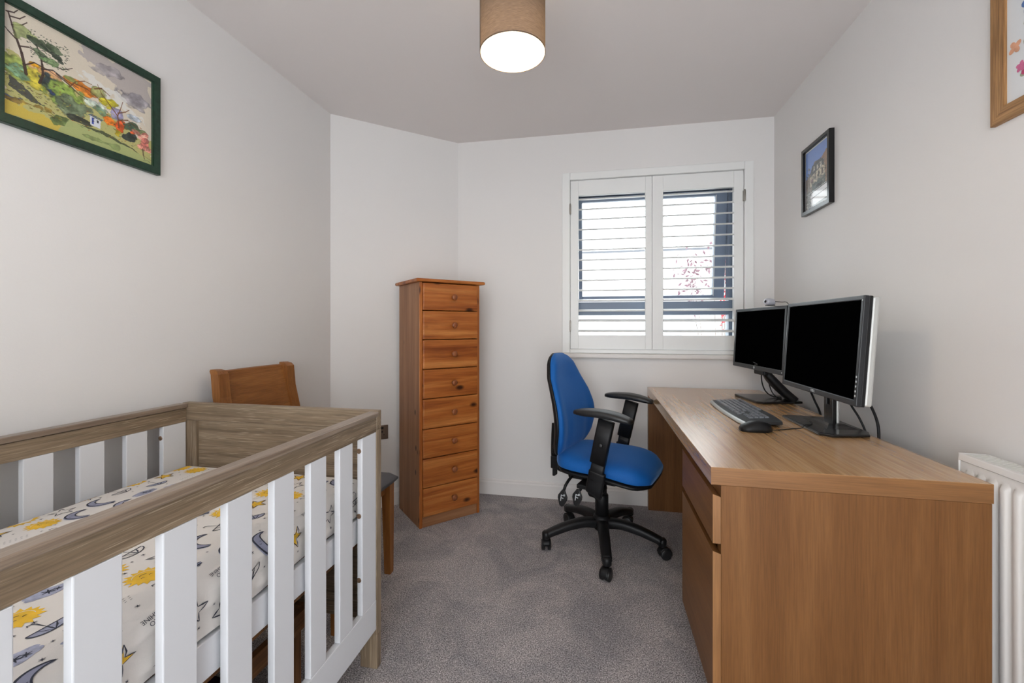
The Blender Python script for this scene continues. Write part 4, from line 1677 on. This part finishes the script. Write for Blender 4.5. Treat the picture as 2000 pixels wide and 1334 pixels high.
def armrest(sy):
    fx = Matrix.Translation((ARM_X + (0.012 if sy < 0 else -0.028), 0, 0))
    yb, yt = sy * 0.245, sy * 0.272
    # lower socket wrapping up from under the seat
    b = B()
    path = smooth_path([(-0.010, sy * 0.16, 0.366), (-0.008, sy * 0.225, 0.356), (0.000, sy * 0.258, 0.378), (0.012, sy * 0.263, 0.43), (0.020, sy * 0.265, 0.47)], 5)
    tube(b, path, [(0.040, 0.014)] * len(path), 14, squareness=0.5, up=(0, sy, 0.02), mtx=fx)
    a0 = obj('arm_bracket', b, BK, oc)
    b = B()
    tube(b, [(0.010, sy * 0.264, 0.43), (0.030, sy * 0.267, 0.53)], [(0.032, 0.013)] * 2, 14, squareness=0.55, up=(0, sy, 0.02), mtx=fx)
    obj('arm_post', b, BK, a0)
    b = B()
    tube(b, [(0.022, sy * 0.267, 0.512), (0.045, sy * 0.270, 0.62), (0.066, sy * 0.272, 0.712)], [(0.037, 0.017)] * 3, 14, squareness=0.6, up=(0, sy, 0.02), mtx=fx)
    sl = obj('arm_sleeve', b, BK, a0)
    b = B()
    lathe(b, [(0.011, 0), (0.011, 0.005), (0.007, 0.008)], 18, mtx=fx @ Matrix.Translation((0.043, sy * 0.285, 0.60)) @ Matrix.Rotation(-sy * PI / 2, 4, 'X'))
    obj('arm_button', b, M['black_soft'], sl)
    # pad
    b = B()
    rings = []
    for i in range(17):
        v = i / 16
        x = -0.085 + 0.265 * v
        w = 0.044 * (1 - abs(2 * v - 1) ** 3.5 * 0.42)
        th = 0.0175 * (1 - abs(2 * v - 1) ** 4 * 0.45)
        zc = 0.738 + 0.004 * math.sin(PI * v) - 0.022 * max(0, v - 0.45) ** 1.6 * 2.2
        ring = []
        for j in range(18):
            a = 2 * PI * j / 18
            ca, sa = math.cos(a), math.sin(a)
            ring.append(Vector((x, sy * 0.272 + w * math.copysign(abs(ca) ** 0.65, ca), zc + th * math.copysign(abs(sa) ** 0.62, sa))))
        rings.append(ring)
    loft(b, rings, mtx=fx)
    obj('arm_pad', b, M['black_soft'], oc)


armrest(-1)
armrest(1)


def lever(x, y0, y1, ztip, tip_x):
    b = B()
    path = smooth_path([(x, y0, 0.372), (x - 0.004, (y0 + y1) / 2, 0.368), (tip_x, y1, 0.345), (tip_x - 0.01, y1 - 0.008, ztip + 0.055)], 5)
    tube(b, path, 0.0075, 10)
    lv = obj('lever', b, BK, oc)
    b = B()
    P = [(u_ * 1.35, v_ * 1.2) for u_, v_ in ((0.006, 0.030), (0.0185, 0.004), (0.0185, -0.008), (0.009, -0.036), (0, -0.042), (-0.009, -0.036), (-0.0185, -0.008), (-0.0185, 0.004), (-0.006, 0.030))]
    mt = Matrix.Translation((tip_x - 0.014, y1 - 0.010, ztip + 0.028)) @ Matrix.Rotation(math.radians(8), 4, 'Y') @ Matrix.Rotation(PI / 2, 4, 'X')
    prism(b, P[::-1], -0.006, 0.006, 0.004, mtx=mt)
    pd = obj('lever_paddle', b, M['black_soft'], lv)
    b = B()
    for (u0, v0, u1, v1) in ((-0.006, 0.006, 0.004, 0.0085), (-0.006, -0.014, -0.003, 0.007), (-0.003, -0.004, 0.005, -0.001), (0.004, 0.006, 0.009, 0.013)):
        box(b, (u0 * 1.4, v0 * 1.4, 0.0058), (u1 * 1.4, v1 * 1.4, 0.0068), 0, mtx=mt)
    obj('paddle_mark', b, M['mark'], pd)


lever(-0.115, -0.07, -0.17, 0.255, -0.125)
lever(-0.045, -0.07, -0.185, 0.280, -0.040)


# ------------------------------------------------------------ pictures
class Canvas:
    def __init__(self, w, h, base, seed=0):
        self.w, self.h = w, h
        self.r = np.random.RandomState(seed)
        self.a = np.zeros((h, w, 3)) + np.array(base)
        self.X, self.Y = np.meshgrid((np.arange(w) + 0.5) / w, 1 - (np.arange(h) + 0.5) / h)

    def noise(self, n, oct=3):
        out = 0
        amp, tot = 1, 0
        for k in range(oct):
            g = self.r.rand(n + 2, n + 2)
            x = self.X * n; y_ = self.Y * n
            xi = x.astype(int); yi = y_.astype(int)
            fx = x - xi; fy = y_ - yi
            fx = fx * fx * (3 - 2 * fx); fy = fy * fy * (3 - 2 * fy)
            v = (g[yi, xi] * (1 - fx) + g[yi, xi + 1] * fx) * (1 - fy) + (g[yi + 1, xi] * (1 - fx) + g[yi + 1, xi + 1] * fx) * fy
            out = out + v * amp; tot += amp
            amp *= 0.5; n *= 2
        return out / tot

    def put(self, m, col, al=1.0):
        m = np.clip(m, 0, 1)[..., None] * al
        self.a = self.a * (1 - m) + np.array(col) / 255.0 * m

    def blob(self, cx, cy, rx, ry, col, al=0.9, rough=0.35, n=14, rot=0):
        dx, dy = self.X - cx, self.Y - cy
        c, s = math.cos(rot), math.sin(rot)
        dx, dy = dx * c + dy * s, -dx * s + dy * c
        nz = self.noise(n, 4) - 0.5
        d = np.sqrt((dx / rx) ** 2 + (dy / ry) ** 2) + nz * 4.2 * rough
        m = (1.0 - d) * 7
        tone = np.clip(1 + (self.noise(n * 2, 3) - 0.5) * 0.9, 0.6, 1.3)[..., None]
        mm = np.clip(m, 0, 1)[..., None] * al * np.clip(1.15 - nz * 0.6, 0, 1)[..., None]
        edge = (1 - 0.22 * np.exp(-((m - 0.6) / 0.7) ** 2))[..., None]
        self.a = self.a * (1 - mm) + np.clip(np.array(col) / 255.0 * tone * edge, 0, 1) * mm

    def poly(self, pts, col, al=1.0, jit=0.0, n=18):
        x = self.X + (self.noise(n, 4) - 0.5) * jit * 2.5 if jit else self.X
        y_ = self.Y + (self.noise(n, 4) - 0.5) * jit * 2.5 if jit else self.Y
        ins = np.zeros_like(self.X, bool)
        for (x1, y1), (x2, y2) in zip(pts, pts[1:] + pts[:1]):
            if y1 == y2:
                continue
            cnd = ((y1 > y_) != (y2 > y_)) & (x < (x2 - x1) * (y_ - y1) / (y2 - y1) + x1)
            ins ^= cnd
        self.put(ins.astype(float), col, al)

    def line(self, pts, w, col, al=0.9, taper=True):
        asp = self.w / self.h
        n = len(pts) - 1
        for i in range(n):
            (x1, y1), (x2, y2) = pts[i], pts[i + 1]
            ww = w * (1 - 0.7 * i / max(1, n)) if taper else w
            px, py = (self.X - x1) * asp, self.Y - y1
            vx, vy = (x2 - x1) * asp, y2 - y1
            L = vx * vx + vy * vy + 1e-9
            t = np.clip((px * vx + py * vy) / L, 0, 1)
            d = np.sqrt((px - t * vx) ** 2 + (py - t * vy) ** 2)
            self.put((ww - d) / 0.002 + 0.5, col, al)

    def dabs(self, n, x0, x1, y0, y1, cols, size, al=0.7):
        for _ in range(n):
            x = self.r.uniform(x0, x1); y_ = self.r.uniform(y0, y1)
            c = cols[self.r.randint(len(cols))]
            s = size * self.r.uniform(0.5, 1.4)
            a = self.r.uniform(-0.9, 0.9)
            dx, dy = self.X - x, self.Y - y_
            d = ((dx * math.cos(a) + dy * math.sin(a)) / s) ** 2 + ((-dx * math.sin(a) + dy * math.cos(a)) / (s * 0.45)) ** 2
            self.put((1 - d) * 3, c, al)


def canvas_plane(name, cv, P, U_, V_, mat, parent):
    """Grid of faces; P bottom-left corner, U_ width vector, V_ height vector."""
    w, h = cv.w, cv.h
    us = (np.arange(w + 1) / w)[None, :, None]
    vs = (1 - np.arange(h + 1) / h)[:, None, None]
    co = np.array(P)[None, None] + us * np.array(U_) + vs * np.array(V_)
    me = bpy.data.meshes.new(name)
    nv = (w + 1) * (h + 1)
    me.vertices.add(nv)
    me.vertices.foreach_set('co', co.reshape(-1).astype(np.float32))
    i = np.arange(h)[:, None] * (w + 1) + np.arange(w)[None]
    q = np.stack([i + w + 1, i + w + 2, i + 1, i], -1).reshape(-1)
    nf = w * h
    me.loops.add(nf * 4)
    me.loops.foreach_set('vertex_index', q.astype(np.int32))
    me.polygons.add(nf)
    me.polygons.foreach_set('loop_start', (np.arange(nf) * 4).astype(np.int32))
    me.update(calc_edges=True)
    at = me.color_attributes.new('paint', 'FLOAT_COLOR', 'CORNER')
    c = np.clip(cv.a, 0, 1)
    lin = np.where(c <= 0.04045, c / 12.92, ((c + 0.055) / 1.055) ** 2.4).reshape(-1, 3)
    rgba = np.concatenate([lin, np.ones((nf, 1))], 1)
    at.data.foreach_set('color', np.repeat(rgba, 4, axis=0).reshape(-1).astype(np.float32))
    me.materials.append(mat)
    o = bpy.data.objects.new(name, me)
    COL.objects.link(o)
    o.parent = parent
    return o


def pframe(bm, w, h, fw, depth, bev, fwb=None):
    """Mitred frame in the local x (width), z (height) plane, back at y=0, front at y=-depth."""
    o = [(0, 0), (w, 0), (w, h), (0, h)]
    i_ = [(fw, fw), (w - fw, fw), (w - fw, h - fw), (fw, h - fw)]
    for k in range(4):
        l = (k + 1) % 4
        t = bmesh.new()
        P = [o[k], o[l], i_[l], i_[k]]
        A = [t.verts.new((p[0], 0, p[1])) for p in P]
        Bv = [t.verts.new((p[0] + (bev if q in (0, 3) and p[0] < w / 2 else 0) * 0, -depth, p[1])) for q, p in enumerate(P)]
        t.faces.new(A); t.faces.new(Bv[::-1])
        for q in range(4):
            t.faces.new((A[q], Bv[q], Bv[(q + 1) % 4], A[(q + 1) % 4]))
        bmesh.ops.recalc_face_normals(t, faces=t.faces)
        if bev:
            es = [e for e in t.edges if all(abs(v.co.y + depth) < 1e-6 for v in e.verts)]
            es = [e for e in es if not (min(abs(e.verts[0].co.x - e.verts[1].co.x), abs(e.verts[0].co.z - e.verts[1].co.z)) > 1e-5)]
            bmesh.ops.bevel(t, geom=es, offset=bev, segments=2, affect='EDGES')
        merge(bm, t, k % 2)


# watercolour landscape on the left wall; local x runs away from the camera (+y world)
c = Canvas(430, 340, (0.86, 0.82, 0.75), 5)
n0 = c.noise(5, 4)
c.put((n0 - 0.45) * 3, (196, 190, 184), 0.5)
c.poly([(0.42, 1.0), (0.50, 0.92), (0.58, 0.86), (0.66, 0.80), (0.72, 0.74), (0.80, 0.68), (0.88, 0.64), (0.95, 0.66), (1.0, 0.70), (1.0, 1.0)], (176, 168, 168), 0.75, 0.09, 9)
c.blob(0.86, 0.66, 0.13, 0.10, (150, 146, 156), 0.7, 0.5, 10)
c.blob(0.66, 0.86, 0.14, 0.05, (160, 154, 160), 0.6, 0.6, 10)
c.poly([(0.45, 0.72), (0.62, 0.70), (0.75, 0.60), (0.9, 0.52), (0.95, 0.46), (0.7, 0.50), (0.5, 0.58)], (226, 226, 222), 0.8, 0.1, 12)
c.blob(0.86, 0.47, 0.10, 0.03, (178, 190, 204), 0.8, 0.4)
# hills and woods
c.poly([(0, 0.60), (0.08, 0.58), (0.2, 0.50), (0.35, 0.50), (0.5, 0.46), (0.7, 0.36), (0.85, 0.30), (1, 0.26), (1, 0.0), (0, 0.0)], (186, 182, 120), 1.0, 0.05)
c.blob(0.05, 0.50, 0.10, 0.11, (152, 168, 88), 0.95, 0.35)
c.blob(0.10, 0.44, 0.09, 0.07, (120, 158, 128), 0.9, 0.4)
c.blob(0.20, 0.46, 0.09, 0.09, (190, 176, 60), 0.9, 0.45)
c.blob(0.25, 0.54, 0.10, 0.045, (214, 160, 110), 0.8, 0.4)
c.blob(0.17, 0.56, 0.03, 0.025, (226, 164, 30), 0.95, 0.4)
c.blob(0.46, 0.54, 0.12, 0.065, (214, 128, 42), 0.95, 0.3, rot=-0.4)
c.blob(0.54, 0.53, 0.05, 0.05, (196, 104, 34), 0.7, 0.5)
c.blob(0.29, 0.44, 0.09, 0.11, (52, 66, 72), 0.95, 0.35)
c.blob(0.27, 0.38, 0.04, 0.05, (50, 70, 120), 0.8, 0.5)
c.blob(0.38, 0.38, 0.13, 0.13, (140, 164, 78), 0.95, 0.3)
c.blob(0.40, 0.31, 0.13, 0.10, (114, 128, 104), 0.9, 0.35)
c.blob(0.57, 0.57, 0.06, 0.06, (150, 152, 92), 0.9, 0.35)
c.blob(0.66, 0.51, 0.07, 0.06, (200, 188, 50), 0.95, 0.35)
c.blob(0.56, 0.44, 0.08, 0.05, (190, 206, 196), 0.8, 0.5)
c.blob(0.60, 0.37, 0.09, 0.05, (108, 140, 112), 0.8, 0.5, rot=-0.6)
c.blob(0.72, 0.43, 0.05, 0.06, (150, 144, 186), 0.85, 0.4)
c.blob(0.67, 0.32, 0.06, 0.05, (222, 120, 34), 0.95, 0.5)
c.blob(0.74, 0.31, 0.035, 0.06, (220, 84, 34), 0.9, 0.5)
c.blob(0.72, 0.22, 0.035, 0.05, (224, 196, 44), 0.95, 0.5)
c.blob(0.82, 0.36, 0.07, 0.045, (70, 96, 76), 0.9, 0.5)
c.blob(0.90, 0.32, 0.06, 0.05, (110, 124, 80), 0.9, 0.45)
c.blob(0.82, 0.24, 0.05, 0.06, (52, 60, 58), 0.95, 0.5)
c.blob(0.84, 0.30, 0.03, 0.025, (222, 96, 50), 0.9, 0.5)
# dark bank, hut, lawn
c.poly([(0.03, 0.36), (0.10, 0.33), (0.2, 0.22), (0.30, 0.14), (0.22, 0.20), (0.10, 0.22), (0.04, 0.27)], (74, 76, 72), 0.95, 0.02)
c.poly([(0.0, 0.185), (0.10, 0.20), (0.10, 0.14), (0.02, 0.135)], (78, 86, 124), 0.9, 0.02)
c.blob(0.14, 0.17, 0.10, 0.03, (150, 120, 50), 0.8, 0.6)
c.poly([(0, 0.14), (0.1, 0.13), (0.25, 0.11), (0.4, 0.06), (0.42, 0.0), (0, 0.0)], (206, 182, 80), 0.95, 0.04)
c.blob(0.33, 0.13, 0.08, 0.05, (104, 126, 74), 0.9, 0.5)
c.blob(0.42, 0.205, 0.10, 0.035, (52, 56, 50), 0.9, 0.55)
c.poly([(0.38, 0.16), (0.55, 0.17), (0.75, 0.14), (0.95, 0.05), (1, 0.04), (1, 0), (0.3, 0)], (172, 182, 122), 0.95, 0.02)
c.poly([(0.42, 0.175), (0.60, 0.175), (0.80, 0.15), (0.90, 0.10), (0.74, 0.135), (0.55, 0.15)], (72, 80, 56), 0.9, 0.02)
c.poly([(0.50, 0.30), (0.53, 0.325), (0.61, 0.305), (0.60, 0.285)], (100, 112, 116), 1)
c.poly([(0.515, 0.30), (0.595, 0.285), (0.59, 0.20), (0.52, 0.205)], (214, 218, 226), 1)
c.poly([(0.53, 0.29), (0.545, 0.288), (0.545, 0.22), (0.53, 0.222)], (52, 76, 168), 1)
c.poly([(0.565, 0.28), (0.58, 0.278), (0.58, 0.25), (0.565, 0.252)], (60, 60, 74), 1)
c.blob(0.63, 0.07, 0.12, 0.025, (120, 138, 84), 0.6, 0.6)
c.dabs(170, 0.0, 0.35, 0.13, 0.5, [(120, 110, 40), (70, 90, 50), (150, 150, 70), (80, 60, 50)], 0.010, 0.6)
c.dabs(140, 0.3, 0.95, 0.14, 0.42, [(60, 56, 50), (160, 90, 40), (90, 120, 80), (190, 180, 80)], 0.009, 0.6)
# pink tree
for _ in range(14):
    c.blob(c.r.uniform(0.86, 0.97), c.r.uniform(0.16, 0.34), 0.03, 0.03, [(222, 146, 130), (206, 120, 110), (232, 168, 150)][_ % 3], 0.85, 0.5)
c.dabs(60, 0.85, 0.98, 0.15, 0.33, [(190, 96, 90), (120, 70, 66)], 0.006, 0.8)
c.line([(0.925, 0.16), (0.93, 0.09), (0.94, 0.05)], 0.007, (96, 84, 60))
# pine trees
tr = (62, 46, 42)
c.line([(0.03, 0.93), (0.05, 0.83), (0.075, 0.72), (0.10, 0.62), (0.115, 0.52), (0.125, 0.44)][::-1], 0.013, tr)
c.line([(0.20, 0.41), (0.22, 0.50), (0.215, 0.60), (0.20, 0.70), (0.18, 0.76)], 0.011, tr)
for br in ([(0.09, 0.67), (0.14, 0.70), (0.20, 0.69), (0.26, 0.68)], [(0.21, 0.63), (0.28, 0.64), (0.34, 0.64), (0.40, 0.70)], [(0.12, 0.52), (0.17, 0.58), (0.25, 0.57), (0.33, 0.54)],
           [(0.21, 0.55), (0.28, 0.59), (0.36, 0.55), (0.44, 0.53)], [(0.05, 0.83), (0.10, 0.87), (0.13, 0.92)], [(0.04, 0.9), (0.09, 0.92), (0.12, 0.97)], [(0.02, 0.93), (0.06, 0.95), (0.08, 0.99)],
           [(0.07, 0.72), (0.03, 0.76), (0.0, 0.80)], [(0.30, 0.57), (0.38, 0.52), (0.44, 0.47), (0.50, 0.45)]):
    c.line(br, 0.006, tr)
c.blob(0.11, 0.80, 0.07, 0.07, (142, 154, 96), 0.8, 0.5)
for _ in range(9):
    c.blob(c.r.uniform(0.17, 0.34), c.r.uniform(0.68, 0.84), 0.045, 0.026, [(60, 74, 58), (82, 100, 74), (48, 58, 50)][_ % 3], 0.8, 0.6, rot=-0.4)
c.blob(0.24, 0.66, 0.06, 0.03, (104, 136, 86), 0.8, 0.5)
c.blob(0.38, 0.58, 0.05, 0.025, (132, 158, 96), 0.8, 0.5)
c.dabs(160, 0.13, 0.38, 0.62, 0.88, [(44, 52, 46), (70, 88, 60)], 0.007, 0.8)
# bare trees
for br in ([(0.38, 0.50), (0.42, 0.58), (0.48, 0.63), (0.53, 0.63)], [(0.42, 0.56), (0.50, 0.56), (0.60, 0.50)], [(0.73, 0.30), (0.72, 0.42), (0.74, 0.50), (0.76, 0.60)],
           [(0.72, 0.42), (0.66, 0.50), (0.60, 0.58), (0.57, 0.66)], [(0.73, 0.38), (0.80, 0.42), (0.88, 0.38)], [(0.72, 0.45), (0.78, 0.50), (0.81, 0.54)], [(0.55, 0.60), (0.60, 0.64), (0.66, 0.60)]):
    c.line(br, 0.006, (110, 70, 44), 0.8)
c.line([(0.93, 0.09), (0.97, 0.07), (1.0, 0.06)], 0.002, (90, 90, 70), taper=False)
c.line([(0.93, 0.03), (0.97, 0.045), (0.99, 0.03)], 0.002, (90, 80, 70), taper=False)
c.a += (c.r.rand(c.h, c.w, 1) - 0.5) * 0.03

M['painting'] = paint_mat('watercolour_paper', 0.6)
pic = thing('framed_painting', 'dark green framed watercolour landscape high on the left wall', 'picture', (XL, 0.812, 1.681), PI / 2)
PW, PH = 0.437, 0.350
pic.rotation_euler = (0, 0, PI / 2)
b = B(); pframe(b, PW, PH, 0.0265, 0.018, 0.002)
obj('picture_frame', b, [M['green_frame'], M['green_frame']], pic)
canvas_plane('painting', c, (0.026, -0.008, 0.026), (PW - 0.052, 0, 0), (0, 0, PH - 0.052), M['painting'], pic)
b = B(); box(b, (0.01, -0.004, 0.01), (PW - 0.01, 0.0, PH - 0.01))
obj('backing_board', b, M['hole'], pic)

# small photograph print on the right wall (local x runs toward the camera)
c = Canvas(110, 200, (0.48, 0.60, 0.84), 9)
c.put(c.Y * 0 + (c.Y - 0.5), (92, 132, 206), 0.6)
c.poly([(0, 0.52), (0.12, 0.56), (0.22, 0.62), (0.30, 0.72), (0.42, 0.76), (0.60, 0.74), (0.72, 0.72), (0.84, 0.80), (1, 0.86), (1, 0), (0, 0)], (128, 116, 104), 1, 0.02)
c.poly([(0.66, 0.74), (0.84, 0.81), (1, 0.86), (1, 0.3), (0.78, 0.3)], (152, 122, 100), 1, 0.02)
c.poly([(0.22, 0.60), (0.30, 0.72), (0.66, 0.76), (0.80, 0.70), (0.82, 0.62), (0.24, 0.52)], (84, 84, 90), 1, 0.015)
for x in (0.34, 0.50, 0.64):
    c.poly([(x, 0.60), (x + 0.07, 0.61), (x + 0.07, 0.69), (x, 0.68)], (206, 202, 190), 1)
c.poly([(0.20, 0.53), (0.84, 0.63), (0.84, 0.42), (0.20, 0.36)], (206, 196, 172), 1, 0.01)
for x in (0.40, 0.55, 0.70):
    c.poly([(x, 0.46), (x + 0.06, 0.47), (x + 0.06, 0.57), (x, 0.55)], (90, 84, 80), 1)
c.poly([(0.28, 0.38), (0.86, 0.46), (0.86, 0.30), (0.30, 0.24)], (92, 104, 100), 1, 0.03)
c.poly([(0.44, 0.24), (0.74, 0.26), (0.74, 0.36), (0.46, 0.34)], (50, 52, 56), 1, 0.02)
c.blob(0.30, 0.46, 0.08, 0.05, (110, 84, 88), 0.8, 0.5)
c.poly([(0, 0.30), (0.28, 0.26), (0.98, 0.30), (1, 0), (0, 0)], (120, 120, 118), 1, 0.02)
c.dabs(260, 0.0, 1.0, 0.26, 0.72, [(70, 74, 66), (170, 158, 140), (110, 112, 106), (60, 56, 54)], 0.03, 0.5)
c.poly([(0.20, 0.24), (0.98, 0.28), (0.98, 0.20), (0.22, 0.16)], (238, 238, 240), 1)
c.poly([(0.24, 0.14), (0.98, 0.19), (0.98, 0.06), (0.26, 0.02)], (242, 242, 242), 1)
c.dabs(120, 0.0, 0.24, 0.0, 0.3, [(70, 70, 64), (180, 176, 168)], 0.03, 0.6)
c.line([(0.15, 0.26), (0.5, 0.28), (0.98, 0.30)], 0.004, (230, 230, 230), taper=False)

M['photo_print'] = paint_mat('photo_print', 0.3, 0.6)
pic = thing('framed_photograph', 'small black framed photo of a street building on the right wall', 'picture', (XR, 2.425, 1.694), -PI / 2)
PW, PH = 0.268, 0.335
b = B(); pframe(b, PW, PH, 0.019, 0.022, 0.0015)
obj('picture_frame', b, [M['black_gloss'], M['black_gloss']], pic)
b = B(); box(b, (0.01, -0.010, 0.01), (PW - 0.01, 0.0, PH - 0.01))
obj('mount', b, M['card'], pic)
canvas_plane('photo', c, (0.026, -0.0108, 0.026), (PW - 0.052, 0, 0), (0, 0, PH - 0.052), M['photo_print'], pic)

# oak framed flower print, only its lower left corner is in the frame
pic = thing('framed_flower_print', 'oak framed print of pressed flowers at the top right edge of the picture', 'picture', (XR, 1.368, 1.668), -PI / 2)
PW, PH = 0.42, 0.52
b = B(); pframe(b, PW, PH, 0.040, 0.012, 0.001)
obj('picture_frame', b, [M['frame_oak'][0], M['frame_oak'][2]], pic)
b = B(); box(b, (0.01, -0.005, 0.01), (PW - 0.01, 0.0, PH - 0.01))
cd_ = obj('print_card', b, M['card'], pic)
random.seed(5)
fl_m = {'blue': plain('petal_blue', srgb(88, 116, 168), 0.8, var=0.2), 'peach': plain('petal_peach', srgb(214, 160, 130), 0.8, var=0.2),
        'pink': plain('petal_pink', srgb(206, 110, 150), 0.8, var=0.2), 'sage': plain('leaf_sage', srgb(150, 154, 132), 0.8, var=0.2),
        'rose': plain('petal_rose', srgb(180, 70, 110), 0.8, var=0.2)}


def flower(x, z, r, n, mat, rot=0.0, wide=0.38):
    b = B()
    for k in range(n):
        a = rot + 2 * PI * k / n
        pts = []
        for i in range(12):
            t = 2 * PI * i / 12
            u = r * 0.52 + r * 0.5 * math.cos(t)
            v = r * wide * math.sin(t)
            pts.append(Vector((x + u * math.cos(a) - v * math.sin(a), -0.0054 - 0.0002 * k, z + u * math.sin(a) + v * math.cos(a))))
        vs = [b.verts.new(p) for p in pts]
        b.faces.new(vs)
    return b


flowers = [('blue', 0.104, 0.262, 0.026, 5, 0.3), ('peach', 0.062, 0.175, 0.018, 4, 0.6), ('pink', 0.078, 0.118, 0.014, 5, 0.2), ('sage', 0.074, 0.098, 0.016, 1, -0.2),
           ('rose', 0.100, 0.105, 0.022, 5, 0.9), ('sage', 0.098, 0.160, 0.026, 1, 1.9), ('sage', 0.100, 0.205, 0.026, 1, 2.0), ('peach', 0.112, 0.33, 0.026, 5, 0.1),
           ('blue', 0.20, 0.20, 0.03, 5, 0.2), ('pink', 0.26, 0.13, 0.025, 5, 0.5), ('peach', 0.30, 0.24, 0.03, 5, 0.9), ('rose', 0.18, 0.30, 0.028, 5, 0.4),
           ('sage', 0.24, 0.34, 0.035, 2, 0.7), ('blue', 0.32, 0.36, 0.03, 5, 0.1), ('pink', 0.14, 0.40, 0.028, 5, 0.1), ('sage', 0.16, 0.12, 0.03, 2, 0.7)]
for m_, x, z, r, n_, ro in flowers:
    obj('pressed_flower', flower(x, z, r, n_, None, ro), fl_m[m_], cd_)

# ------------------------------------------------------------ outside the window
M['render_wall'] = plain('pale_render', (0.80, 0.79, 0.77, 1), 0.9, bscale=20, bstr=0.1)
M['roof_tile'] = plain('pale_roof_tile', (0.62, 0.58, 0.57, 1), 0.9, var=0.12)
M['gutter'] = plain('grey_gutter', (0.10, 0.105, 0.12, 1), 0.6)
M['bark'] = plain('bark', (0.10, 0.06, 0.045, 1), 0.9)
M['leaf'] = plain('mauve_leaf', (0.16, 0.09, 0.11, 1), 0.8, var=0.3)
M['red_leaf'] = plain('red_leaf', (0.55, 0.03, 0.04, 1), 0.8, var=0.3)
b = B(); box(b, (-30, 3.3, -3.2), (30, 40, -3.0))
g = struct('floor_outside', b, plain('pale_paving', (0.6, 0.6, 0.58, 1), 0.9))
tag(g, 'pale paving outside the window', 'ground')
hs = thing('neighbour_house', 'pale rendered house with tiled roof beyond the window', 'house', (4.0, 14.0, -3.0))
b = B(); box(b, (-6, 0, 0), (3.2, 6, 5.0)); obj('house_wall', b, M['render_wall'], hs)
b = B()
prism(b, [(-0.5, 4.95), (3.0, 7.0), (6.5, 4.95)], -6.4, 3.6, mtx=Matrix(((0, 0, 1, 0), (1, 0, 0, 0), (0, 1, 0, 0), (0, 0, 0, 1))))
obj('house_roof', b, M['roof_tile'], hs)
b = B(); box(b, (-6.4, -0.6, 4.88), (3.6, -0.5, 4.98)); box(b, (-6.4, 2.95, 6.97), (3.6, 3.05, 7.06)); obj('gutter', b, M['gutter'], hs)
for x in (-4.6, -2.2, 0.6):
    b = B(); box(b, (x, -0.02, 3.2), (x + 1.2, 0.01, 4.5)); obj('house_window', b, M['mark'], hs)


def leafy(name, label, loc, h, spread, leaves, mats, seed, leafsize=0.035, trunk=0.02, low=0.0):
    random.seed(seed)
    t = thing(name, label, 'tree', loc)
    b = B()
    tips = []
    for k in range(7):
        a = random.uniform(0, 2 * PI)
        z1 = h * random.uniform(0.65, 1.0)
        r = spread * random.uniform(0.4, 1)
        pth = [(0, 0, 0 if k == 0 else h * 0.3), (r * 0.2 * math.cos(a), r * 0.2 * math.sin(a), z1 * 0.5), (r * 0.6 * math.cos(a), r * 0.6 * math.sin(a), z1 * 0.8), (r * math.cos(a), r * math.sin(a), z1)]
        sp = smooth_path(pth, 4)
        tube(b, sp, [trunk * (1 - 0.8 * i / len(sp)) for i in range(len(sp))], 6)
        tips += [q for q in sp[6:] if q.z > low]
    obj('branches', b, M['bark'], t)
    b = B()
    for _ in range(leaves):
        c0 = random.choice(tips) + Vector((random.gauss(0, spread * 0.16), random.gauss(0, spread * 0.16), random.gauss(0, h * 0.05 if not low else h * 0.018)))
        d1 = Vector((random.gauss(0, 1), random.gauss(0, 1), random.gauss(0, 1))).normalized() * leafsize
        d2 = d1.cross(Vector((random.gauss(0, 1), random.gauss(0, 1), random.gauss(0, 1)))).normalized() * leafsize * 0.4
        f = b.faces.new([b.verts.new(c0 - d1), b.verts.new(c0 + d2), b.verts.new(c0 + d1), b.verts.new(c0 - d2)])
        f.material_index = random.randrange(len(mats))
    o = obj('foliage', b, mats, t)
    o['kind'] = 'stuff'
    return t


leafy('garden_tree', 'mauve leaved garden tree seen through the right shutter panel', (1.70, 6.6, -3.0), 6.0, 0.5, 420, [M['leaf']], 11, 0.045, 0.008, 4.5)
leafy('red_shrub', 'narrow red leaved climbing shrub just outside the window', (1.02, 3.75, -3.0), 5.2, 0.05, 1100, [M['red_leaf'], M['m_white']], 12, 0.022, 0.006, 4.2)
